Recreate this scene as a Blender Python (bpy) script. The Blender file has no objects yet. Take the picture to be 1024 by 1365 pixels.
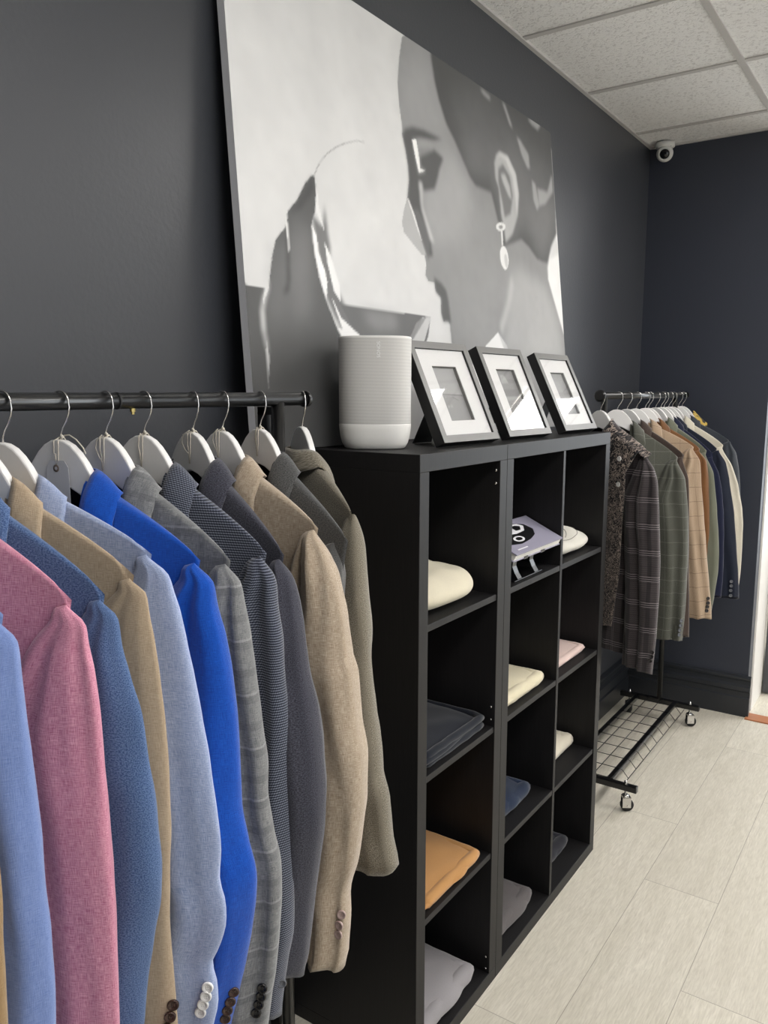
import bpy, bmesh, math, random
import numpy as np
from mathutils import Vector, Matrix, noise
from mathutils.bvhtree import BVHTree

scene = bpy.context.scene
COL = scene.collection
R = math.radians

# ------------------------------------------------------------ camera, world, lights, exposure
cam_data = bpy.data.cameras.new('camera')
cam_data.sensor_fit = 'VERTICAL'; cam_data.sensor_height = 36.0; cam_data.lens = 36.0*1071.83/1365.0
cam_data.clip_start = 0.02
cam = bpy.data.objects.new('camera', cam_data); COL.objects.link(cam)
yaw, pitch, roll = 0.601254802, -0.148043646, 0.00093969816
fw = Vector((-math.sin(yaw)*math.cos(pitch), math.cos(yaw)*math.cos(pitch), math.sin(pitch)))
r0 = Vector((math.cos(yaw), math.sin(yaw), 0)); u0 = r0.cross(fw)
rt = math.cos(roll)*r0 + math.sin(roll)*u0; up = -math.sin(roll)*r0 + math.cos(roll)*u0
M = Matrix((rt, up, -fw)).transposed().to_4x4(); M.translation = Vector((1.26696568, -1.40987901, 1.59298138))
cam.matrix_world = M
scene.camera = cam

scene.view_settings.view_transform = 'Standard'; scene.view_settings.look = 'None'
scene.view_settings.gamma = 1.0; scene.view_settings.use_curve_mapping = False
scene.view_settings.exposure = 0.5
scene.cycles.max_bounces = 8; scene.cycles.diffuse_bounces = 4

world = bpy.data.worlds.new('world'); scene.world = world; world.use_nodes = True
world.node_tree.nodes['Background'].inputs['Color'].default_value = (0.75, 0.85, 1.0, 1)
world.node_tree.nodes['Background'].inputs['Strength'].default_value = 0.6

def area(name, loc, rot, sx, sy, power, color):
    l = bpy.data.lights.new(name, 'AREA'); l.shape = 'RECTANGLE'; l.size = sx; l.size_y = sy
    l.energy = power; l.color = color
    o = bpy.data.objects.new(name, l); o.location = loc; o.rotation_euler = rot; COL.objects.link(o); return o
# daylight that comes in through the shop window on the right hand side, behind the viewer
area('window_daylight', (4.10, -0.9, 1.5), (0, R(90), 0), 2.0, 3.2, 22, (0.88, 0.94, 1.0))
# added cool fill from the far end, lifts the ceiling and grazes the left wall
area('far_fill_light', (2.4, 5.88, 1.45), (R(-90), 0, 0), 3.0, 2.3, 55, (0.88, 0.94, 1.0))
PANEL_STRENGTH = 11.0

# ------------------------------------------------------------ helpers
def tag(o, label=None, cat=None, group=None, kind=None):
    if label: o['label'] = label
    if cat: o['category'] = cat
    if group: o['group'] = group
    if kind: o['kind'] = kind
    return o

def empty(name, loc, label, cat, group=None, rz=0.0):
    o = bpy.data.objects.new(name, None); COL.objects.link(o)
    o.location = loc; o.rotation_euler = (0, 0, rz); o.empty_display_size = 0.05
    return tag(o, label, cat, group)

def mesh_obj(name, verts, faces, mats, parent=None, smooth=False, uvs=None, midx=None):
    me = bpy.data.meshes.new(name)
    me.from_pydata([tuple(v) for v in verts], [], [tuple(f) for f in faces])
    if not isinstance(mats, (list, tuple)): mats = [mats]
    for m in mats: me.materials.append(m)
    if smooth: me.polygons.foreach_set('use_smooth', [True]*len(me.polygons))
    if midx is not None: me.polygons.foreach_set('material_index', midx)
    if uvs is not None:
        lay = me.uv_layers.new(name='UVMap')
        li = np.zeros(len(me.loops), dtype=np.int32); me.loops.foreach_get('vertex_index', li)
        lay.data.foreach_set('uv', np.asarray(uvs, dtype=np.float32)[li].ravel())
    me.update()
    o = bpy.data.objects.new(name, me); COL.objects.link(o)
    if parent is not None: o.parent = parent
    return o

class MB:
    """collects boxes, tubes, lathes, then links them as one mesh"""
    def __init__(s): s.v = []; s.f = []; s.m = []; s.sm = []
    def add(s, v, f, m=0, smooth=False):
        n = len(s.v); s.v += [Vector(a) for a in v]; s.f += [tuple(i+n for i in a) for a in f]
        s.m += [m]*len(f); s.sm += [smooth]*len(f)
    def box(s, a, b, m=0, mat=None, bev=0.0):
        bm = bmesh.new(); bmesh.ops.create_cube(bm, size=1)
        for v in bm.verts:
            v.co = Vector([(a[i]+b[i])/2 + v.co[i]*(b[i]-a[i]) for i in range(3)])
        if bev: bmesh.ops.bevel(bm, geom=bm.edges[:]+bm.verts[:], offset=bev, segments=2, profile=0.5, affect='EDGES')
        s._bm(bm, m, mat, False)
    def _bm(s, bm, m, mat, smooth):
        bm.verts.ensure_lookup_table(); bm.verts.index_update()
        v = [x.co.copy() for x in bm.verts]
        if mat: v = [mat @ x for x in v]
        s.add(v, [[x.index for x in f.verts] for f in bm.faces], m, smooth); bm.free()
    def tube(s, pts, r, n=10, m=0, caps=True, closed=False, mat=None):
        pts = [Vector(p) for p in pts]; rr = r if isinstance(r, (list, tuple)) else [r]*len(pts)
        V = []; F = []; L = len(pts); nrm = None
        for i, p in enumerate(pts):
            if closed: t = (pts[(i+1) % L]-pts[i-1]).normalized()
            else: t = (pts[min(i+1, L-1)]-pts[max(i-1, 0)]).normalized()
            if nrm is None:
                nrm = t.orthogonal().normalized()
            nrm = (nrm - t*nrm.dot(t)).normalized(); bn = t.cross(nrm)
            for k in range(n):
                a = 2*math.pi*k/n; V.append(p + (nrm*math.cos(a)+bn*math.sin(a))*rr[i])
        for i in range(L if closed else L-1):
            j = (i+1) % L
            for k in range(n):
                k2 = (k+1) % n; F.append((i*n+k, i*n+k2, j*n+k2, j*n+k))
        if mat: V = [mat @ v for v in V]
        s.add(V, F, m, True)
        if caps and not closed:
            s.f.append(tuple(range(len(s.v)-L*n, len(s.v)-L*n+n))[::-1]); s.m.append(m); s.sm.append(False)
            s.f.append(tuple(range(len(s.v)-n, len(s.v)))); s.m.append(m); s.sm.append(False)
    def lathe(s, prof, n=24, m=0, mat=None, smooth=True):
        V = []; F = []
        for (r, z) in prof:
            for k in range(n):
                a = 2*math.pi*k/n; V.append(Vector((r*math.cos(a), r*math.sin(a), z)))
        for i in range(len(prof)-1):
            for k in range(n):
                k2 = (k+1) % n; F.append((i*n+k, i*n+k2, (i+1)*n+k2, (i+1)*n+k))
        if mat: V = [mat @ v for v in V]
        s.add(V, F, m, smooth)
    def prism(s, outline, a, b, m=0, mat=None, smooth=False):
        """outline in (x,z), extruded along y from a to b"""
        n = len(outline)
        V = [Vector((x, a, z)) for x, z in outline]+[Vector((x, b, z)) for x, z in outline]
        if mat: V = [mat @ v for v in V]
        F = [tuple(range(n)), tuple(range(2*n-1, n-1, -1))]+[(i, i+n, (i+1) % n+n, (i+1) % n) for i in range(n)]
        s.add(V, F, m, smooth)
    def build(s, name, mats, parent=None):
        o = mesh_obj(name, s.v, s.f, mats, parent)
        o.data.polygons.foreach_set('use_smooth', s.sm); o.data.polygons.foreach_set('material_index', s.m)
        bm = bmesh.new(); bm.from_mesh(o.data); bmesh.ops.recalc_face_normals(bm, faces=bm.faces[:]); bm.to_mesh(o.data); bm.free()
        return o

def copy_tree(o, parent=None):
    c = o.copy(); COL.objects.link(c); c.parent = parent
    for ch in list(o.children): copy_tree(ch, c)
    return c

# ------------------------------------------------------------ materials
def srgb(c):
    return tuple(((x/255)/12.92 if x/255 <= 0.04045 else ((x/255+0.055)/1.055)**2.4) for x in c)+(1.0,)
class NT:
    def __init__(s, name):
        s.mat = bpy.data.materials.new(name); s.mat.use_nodes = True; s.t = s.mat.node_tree
        s.bsdf = s.t.nodes['Principled BSDF']
    def n(s, typ, ins=None, **kw):
        x = s.t.nodes.new(typ)
        for k, v in kw.items(): setattr(x, k, v)
        for k, v in (ins or {}).items():
            if isinstance(v, bpy.types.NodeSocket): s.t.links.new(v, x.inputs[k])
            else: x.inputs[k].default_value = v
        return x
    def math(s, op, a, b=None, c=None):
        x = s.t.nodes.new('ShaderNodeMath'); x.operation = op
        for i, v in enumerate((a, b, c)):
            if v is None: continue
            if isinstance(v, bpy.types.NodeSocket): s.t.links.new(v, x.inputs[i])
            else: x.inputs[i].default_value = v
        return x.outputs[0]
    def mix(s, f, a, b, typ='MIX'):
        x = s.t.nodes.new('ShaderNodeMix'); x.data_type = 'RGBA'; x.blend_type = typ
        for i, v in ((0, f), (6, a), (7, b)):
            if isinstance(v, bpy.types.NodeSocket): s.t.links.new(v, x.inputs[i])
            else: x.inputs[i].default_value = v
        return x.outputs[2]
    def set(s, **kw):
        for k, v in kw.items():
            k = k.replace('_', ' ')
            if isinstance(v, bpy.types.NodeSocket): s.t.links.new(v, s.bsdf.inputs[k])
            else: s.bsdf.inputs[k].default_value = v
        return s
    def bump(s, h, strength=0.3, dist=0.002):
        b = s.n('ShaderNodeBump', {'Height': h, 'Strength': strength, 'Distance': dist})
        s.t.links.new(b.outputs[0], s.bsdf.inputs['Normal'])

def plain(name, rgb, rough=0.5, metal=0.0, bump=0.0, bscale=200, coat=0.0, var=0.06):
    m = NT(name); g = m.n('ShaderNodeTexCoord')
    nz = m.n('ShaderNodeTexNoise', {'Vector': g.outputs['Object'], 'Scale': bscale, 'Detail': 3.0})
    c = srgb(rgb); lo = tuple(x*(1-var) for x in c[:3])+(1,); hi = tuple(min(1, x*(1+var)) for x in c[:3])+(1,)
    m.set(Base_Color=m.mix(nz.outputs['Fac'], lo, hi), Roughness=rough, Metallic=metal, Coat_Weight=coat)
    if bump: m.bump(nz.outputs['Fac'], bump, 0.001)
    return m.mat

def uvxy(m):
    g = m.n('ShaderNodeTexCoord'); sp = m.n('ShaderNodeSeparateXYZ', {'Vector': g.outputs['UV']})
    return g.outputs['UV'], sp.outputs['X'], sp.outputs['Y']

def fabric(name, dark, mid, light, kind='linen', line=None, su=300, amount=1.0, rough=0.85):
    m = NT(name); uv, U, V = uvxy(m)
    def nz(sx, sy, det=2.0):
        mp = m.n('ShaderNodeMapping', {'Vector': uv, 'Scale': (sx, sy, 1)})
        return m.n('ShaderNodeTexNoise', {'Vector': mp.outputs[0], 'Scale': 1.0, 'Detail': det}).outputs['Fac']
    a = nz(su*4, su*0.28); b = nz(su*0.28, su*4); c = nz(9, 5, 3.0); d = nz(60, 45)
    D, Mi, L = srgb(dark), srgb(mid), srgb(light)
    if kind in ('linen', 'melange'):
        w = m.math('MULTIPLY', m.math('ADD', a, b), 0.5)
        f = m.n('ShaderNodeMapRange', {'Value': w, 'From Min': 0.36, 'From Max': 0.64}).outputs[0]
        if kind == 'melange':
            e = nz(su*1.3, su*2.3, 2.0); f = m.n('ShaderNodeMapRange', {'Value': e, 'From Min': 0.38, 'From Max': 0.62}).outputs[0]
        col = m.mix(f, D, L)
        col = m.mix(1-0.75*amount, col, Mi)
    elif kind == 'twill':
        t = m.math('SINE', m.math('ADD', m.math('MULTIPLY', U, 1500.0), m.math('MULTIPLY', V, 1500.0)))
        f = m.math('ADD', m.math('MULTIPLY', t, 0.28), nz(su*3, su*3)); col = m.mix(f, D, L)
        col = m.mix(0.35, col, Mi)
    elif kind == 'houndstooth':
        # small two tone check, about 3.5 mm pitch, drawn out along the weft
        p = m.math('SINE', m.math('MULTIPLY', V, 1750.0)); q = m.math('SINE', m.math('MULTIPLY', m.math('ADD', U, m.math('MULTIPLY', V, 0.5)), 1500.0))
        f = m.math('GREATER_THAN', m.math('ADD', p, m.math('MULTIPLY', q, 0.6)), 0.25); col = m.mix(f, D, L)
        col = m.mix(0.15, col, Mi)
    elif kind == 'paisley':
        dn = m.n('ShaderNodeTexNoise', {'Vector': uv, 'Scale': 30.0, 'Detail': 2.0})
        vv = m.n('ShaderNodeVectorMath', {0: uv, 1: dn.outputs['Color']}, operation='MULTIPLY_ADD')
        vv.inputs[1].default_value = (1, 1, 1)
        add = m.n('ShaderNodeVectorMath', {0: dn.outputs['Color']}, operation='SCALE'); add.inputs['Scale'].default_value = 0.03
        m.t.links.new(add.outputs[0], vv.inputs[2])
        vo = m.n('ShaderNodeTexVoronoi', {'Vector': vv.outputs[0], 'Scale': 48.0})
        w = m.math('SINE', m.math('MULTIPLY', vo.outputs['Distance'], 15.0))
        f = m.n('ShaderNodeMapRange', {'Value': m.math('MULTIPLY', w, d), 'From Min': 0.05, 'From Max': 0.45}).outputs[0]
        col = m.mix(f, D, L)
    # slow drift of yarn tone
    cr = m.n('ShaderNodeMapRange', {'Value': c, 'From Min': 0.3, 'From Max': 0.7, 'To Min': 0.0, 'To Max': 0.16 if kind != 'paisley' else 0}).outputs[0]
    col = m.mix(cr, col, D)
    def lines(coord, period, w, off=0.0):
        fr = m.math('FRACT', m.math('ADD', m.math('MULTIPLY', coord, 1.0/period), off+10.0))
        return m.math('LESS_THAN', fr, w/period)
    for (ax, period, w, off, rgb, st) in (line or []):
        k = lines(V if ax == 'v' else U, period, w, off)
        col = m.mix(m.math('MULTIPLY', k, st), col, srgb(rgb))
    h = m.math('ADD', a, b)
    m.set(Base_Color=col, Roughness=rough, Sheen_Weight=0.25, Sheen_Roughness=0.5, Specular_IOR_Level=0.2)
    m.bump(m.math('ADD', h, m.math('MULTIPLY', d, 0.8)), 0.35, 0.0012)
    return m.mat

WOOD_BLACK = None
def black_wood():
    m = NT('black brown wood foil'); g = m.n('ShaderNodeTexCoord')
    mp = m.n('ShaderNodeMapping', {'Vector': g.outputs['Object'], 'Scale': (60, 60, 3)})
    nz = m.n('ShaderNodeTexNoise', {'Vector': mp.outputs[0], 'Scale': 4.0, 'Detail': 4.0})
    m.set(Base_Color=m.mix(nz.outputs['Fac'], srgb((14, 13, 14)), srgb((30, 29, 30))), Roughness=0.5, Specular_IOR_Level=0.33)
    m.bump(nz.outputs['Fac'], 0.12, 0.0006); return m.mat
def wall_paint(name, rgb, rough=0.5):
    m = NT(name); g = m.n('ShaderNodeTexCoord')
    nz = m.n('ShaderNodeTexNoise', {'Vector': g.outputs['Object'], 'Scale': 90.0, 'Detail': 3.0})
    n2 = m.n('ShaderNodeTexNoise', {'Vector': g.outputs['Object'], 'Scale': 1.3, 'Detail': 3.0})
    c = srgb(rgb)
    m.set(Base_Color=m.mix(n2.outputs['Fac'], tuple(x*.93 for x in c[:3])+(1,), tuple(x*1.07 for x in c[:3])+(1,)), Roughness=rough)
    m.bump(nz.outputs['Fac'], 0.25, 0.0015); return m.mat
def floor_mat():
    m = NT('pale oak planks'); g = m.n('ShaderNodeTexCoord'); sp = m.n('ShaderNodeSeparateXYZ', {'Vector': g.outputs['Object']})
    X, Y = sp.outputs['X'], sp.outputs['Y']; PW, PL = 0.232, 1.22
    xi = m.math('DIVIDE', m.math('ADD', X, 9.976-0.590), PW); row = m.math('FLOOR', xi); fx = m.math('FRACT', xi)
    rnd = m.n('ShaderNodeTexWhiteNoise', {'W': row}, noise_dimensions='1D').outputs['Value']
    yi = m.math('ADD', m.math('DIVIDE', m.math('ADD', Y, 10), PL), m.math('MULTIPLY', rnd, 1.0)); col_i = m.math('FLOOR', yi); fy = m.math('FRACT', yi)
    idn = m.n('ShaderNodeTexWhiteNoise', {'W': m.math('ADD', m.math('MULTIPLY', row, 17.3), col_i)}, noise_dimensions='1D').outputs['Value']
    off = m.n('ShaderNodeCombineXYZ', {'X': m.math('MULTIPLY', idn, 13.0), 'Y': m.math('MULTIPLY', idn, 37.0), 'Z': 0.0})
    base = m.n('ShaderNodeVectorMath', {0: g.outputs['Object'], 1: off.outputs[0]}, operation='ADD').outputs[0]
    mp = m.n('ShaderNodeMapping', {'Vector': base, 'Scale': (14, 1.6, 1)})
    n1 = m.n('ShaderNodeTexNoise', {'Vector': mp.outputs[0], 'Scale': 1.6, 'Detail': 6.0, 'Distortion': 1.2}).outputs['Fac']
    mp2 = m.n('ShaderNodeMapping', {'Vector': base, 'Scale': (170, 12, 1)})
    n2 = m.n('ShaderNodeTexNoise', {'Vector': mp2.outputs[0], 'Scale': 1.5, 'Detail': 4.0}).outputs['Fac']
    f1 = m.n('ShaderNodeMapRange', {'Value': n1, 'From Min': 0.2, 'From Max': 0.8}).outputs[0]
    c = m.mix(f1, srgb((206, 200, 184)), srgb((228, 222, 208)))
    n2s = m.n('ShaderNodeMapRange', {'Value': n2, 'From Min': 0.35, 'From Max': 0.75}).outputs[0]
    mp3 = m.n('ShaderNodeMapping', {'Vector': base, 'Scale': (60, 9, 1)})
    n3 = m.n('ShaderNodeTexNoise', {'Vector': mp3.outputs[0], 'Scale': 1.5, 'Detail': 5.0, 'Distortion': 2.5}).outputs['Fac']
    n3s = m.n('ShaderNodeMapRange', {'Value': n3, 'From Min': 0.45, 'From Max': 0.7}).outputs[0]
    c = m.mix(m.math('MULTIPLY', n3s, 0.30), c, srgb((172, 163, 146)))
    c = m.mix(m.math('MULTIPLY', n2s, 0.45), c, srgb((170, 162, 148)))
    c = m.mix(m.math('MULTIPLY', idn, 0.18), c, srgb((172, 166, 154)))
    gap = m.math('MAXIMUM', m.math('LESS_THAN', fx, 0.009), m.math('LESS_THAN', fy, 0.0018))
    c = m.mix(m.math('MULTIPLY', gap, 0.55), c, srgb((105, 95, 84)))
    m.set(Base_Color=c, Roughness=0.45, Specular_IOR_Level=0.4)
    m.bump(m.math('SUBTRACT', m.math('MULTIPLY', n2, 0.4), gap), 0.25, 0.001); return m.mat
def tile_mat():
    m = NT('fissured ceiling board'); g = m.n('ShaderNodeTexCoord')
    nz = m.n('ShaderNodeTexNoise', {'Vector': g.outputs['Object'], 'Scale': 75.0, 'Detail': 4.0, 'Distortion': 1.0})
    f = m.n('ShaderNodeMapRange', {'Value': nz.outputs['Fac'], 'From Min': 0.36, 'From Max': 0.50}).outputs[0]
    m.set(Base_Color=m.mix(f, srgb((214, 212, 210)), srgb((236, 235, 233))), Roughness=0.9)
    m.bump(f, 0.5, 0.003); return m.mat
def emit(name, rgb, s):
    m = NT(name); m.set(Base_Color=(0.8, 0.8, 0.8, 1), Emission_Color=tuple(rgb)+(1,), Emission_Strength=s); return m.mat
def glass_mat():
    m = NT('picture glass'); t = m.t
    gl = m.n('ShaderNodeBsdfGlossy', {'Roughness': 0.02, 'Color': (1, 1, 1, 1)}); tr = m.n('ShaderNodeBsdfTransparent')
    fr = m.n('ShaderNodeFresnel', {'IOR': 1.5}); ge = m.n('ShaderNodeNewGeometry'); mx = m.n('ShaderNodeMixShader'); fac = m.math('MULTIPLY', fr.outputs[0], m.math('SUBTRACT', 1.0, ge.outputs['Backfacing']))
    t.links.new(fac, mx.inputs[0]); t.links.new(tr.outputs[0], mx.inputs[1]); t.links.new(gl.outputs[0], mx.inputs[2])
    t.links.new(mx.outputs[0], t.nodes['Material Output'].inputs['Surface']); return m.mat
def vcol_mat(name, rough=0.6):
    m = NT(name); a = m.n('ShaderNodeVertexColor'); a.layer_name = 'Col'
    g = m.n('ShaderNodeTexCoord'); nz = m.n('ShaderNodeTexNoise', {'Vector': g.outputs['Object'], 'Scale': 400.0})
    m.set(Base_Color=a.outputs['Color'], Roughness=rough, Specular_IOR_Level=0.12); m.bump(nz.outputs['Fac'], 0.1, 0.0005); return m.mat

M_WOODB = black_wood()
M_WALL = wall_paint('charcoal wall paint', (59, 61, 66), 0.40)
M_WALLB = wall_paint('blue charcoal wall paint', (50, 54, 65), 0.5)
M_BASE = plain('charcoal satin trim paint', (38, 41, 46), 0.35)
M_FLOOR = floor_mat(); M_TILE = tile_mat()
M_TEE = plain('painted ceiling grid metal', (190, 187, 184), 0.55)
M_WHITE = plain('white lacquer wood', (232, 230, 228), 0.35, var=0.02)
M_CHROME = plain('chrome wire', (210, 208, 205), 0.18, 1.0)
M_BLACKM = plain('black powder coat', (14, 14, 15), 0.28, coat=0.2)
M_RUBBER = plain('black rubber', (16, 16, 17), 0.6)
M_PLASTW = plain('pale grey plastic', (214, 213, 209), 0.45, var=0.02)
M_STRING = plain('cotton string', (206, 198, 184), 0.9, bscale=900)
M_CARD = plain('pale tag card', (196, 196, 198), 0.6, var=0.02)
M_LINING = plain('dark satin lining', (13, 13, 20), 0.35)
M_PAPER = plain('white mat board', (214, 213, 212), 0.7, var=0.01)
M_FRAME = plain('dark grey frame front', (104, 103, 101), 0.35, bscale=60)
M_FRAMES = plain('black frame side', (12, 12, 14), 0.5)
M_GLASS = glass_mat()
M_TRIM = plain('white gloss trim', (232, 229, 224), 0.4, var=0.02)

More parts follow.
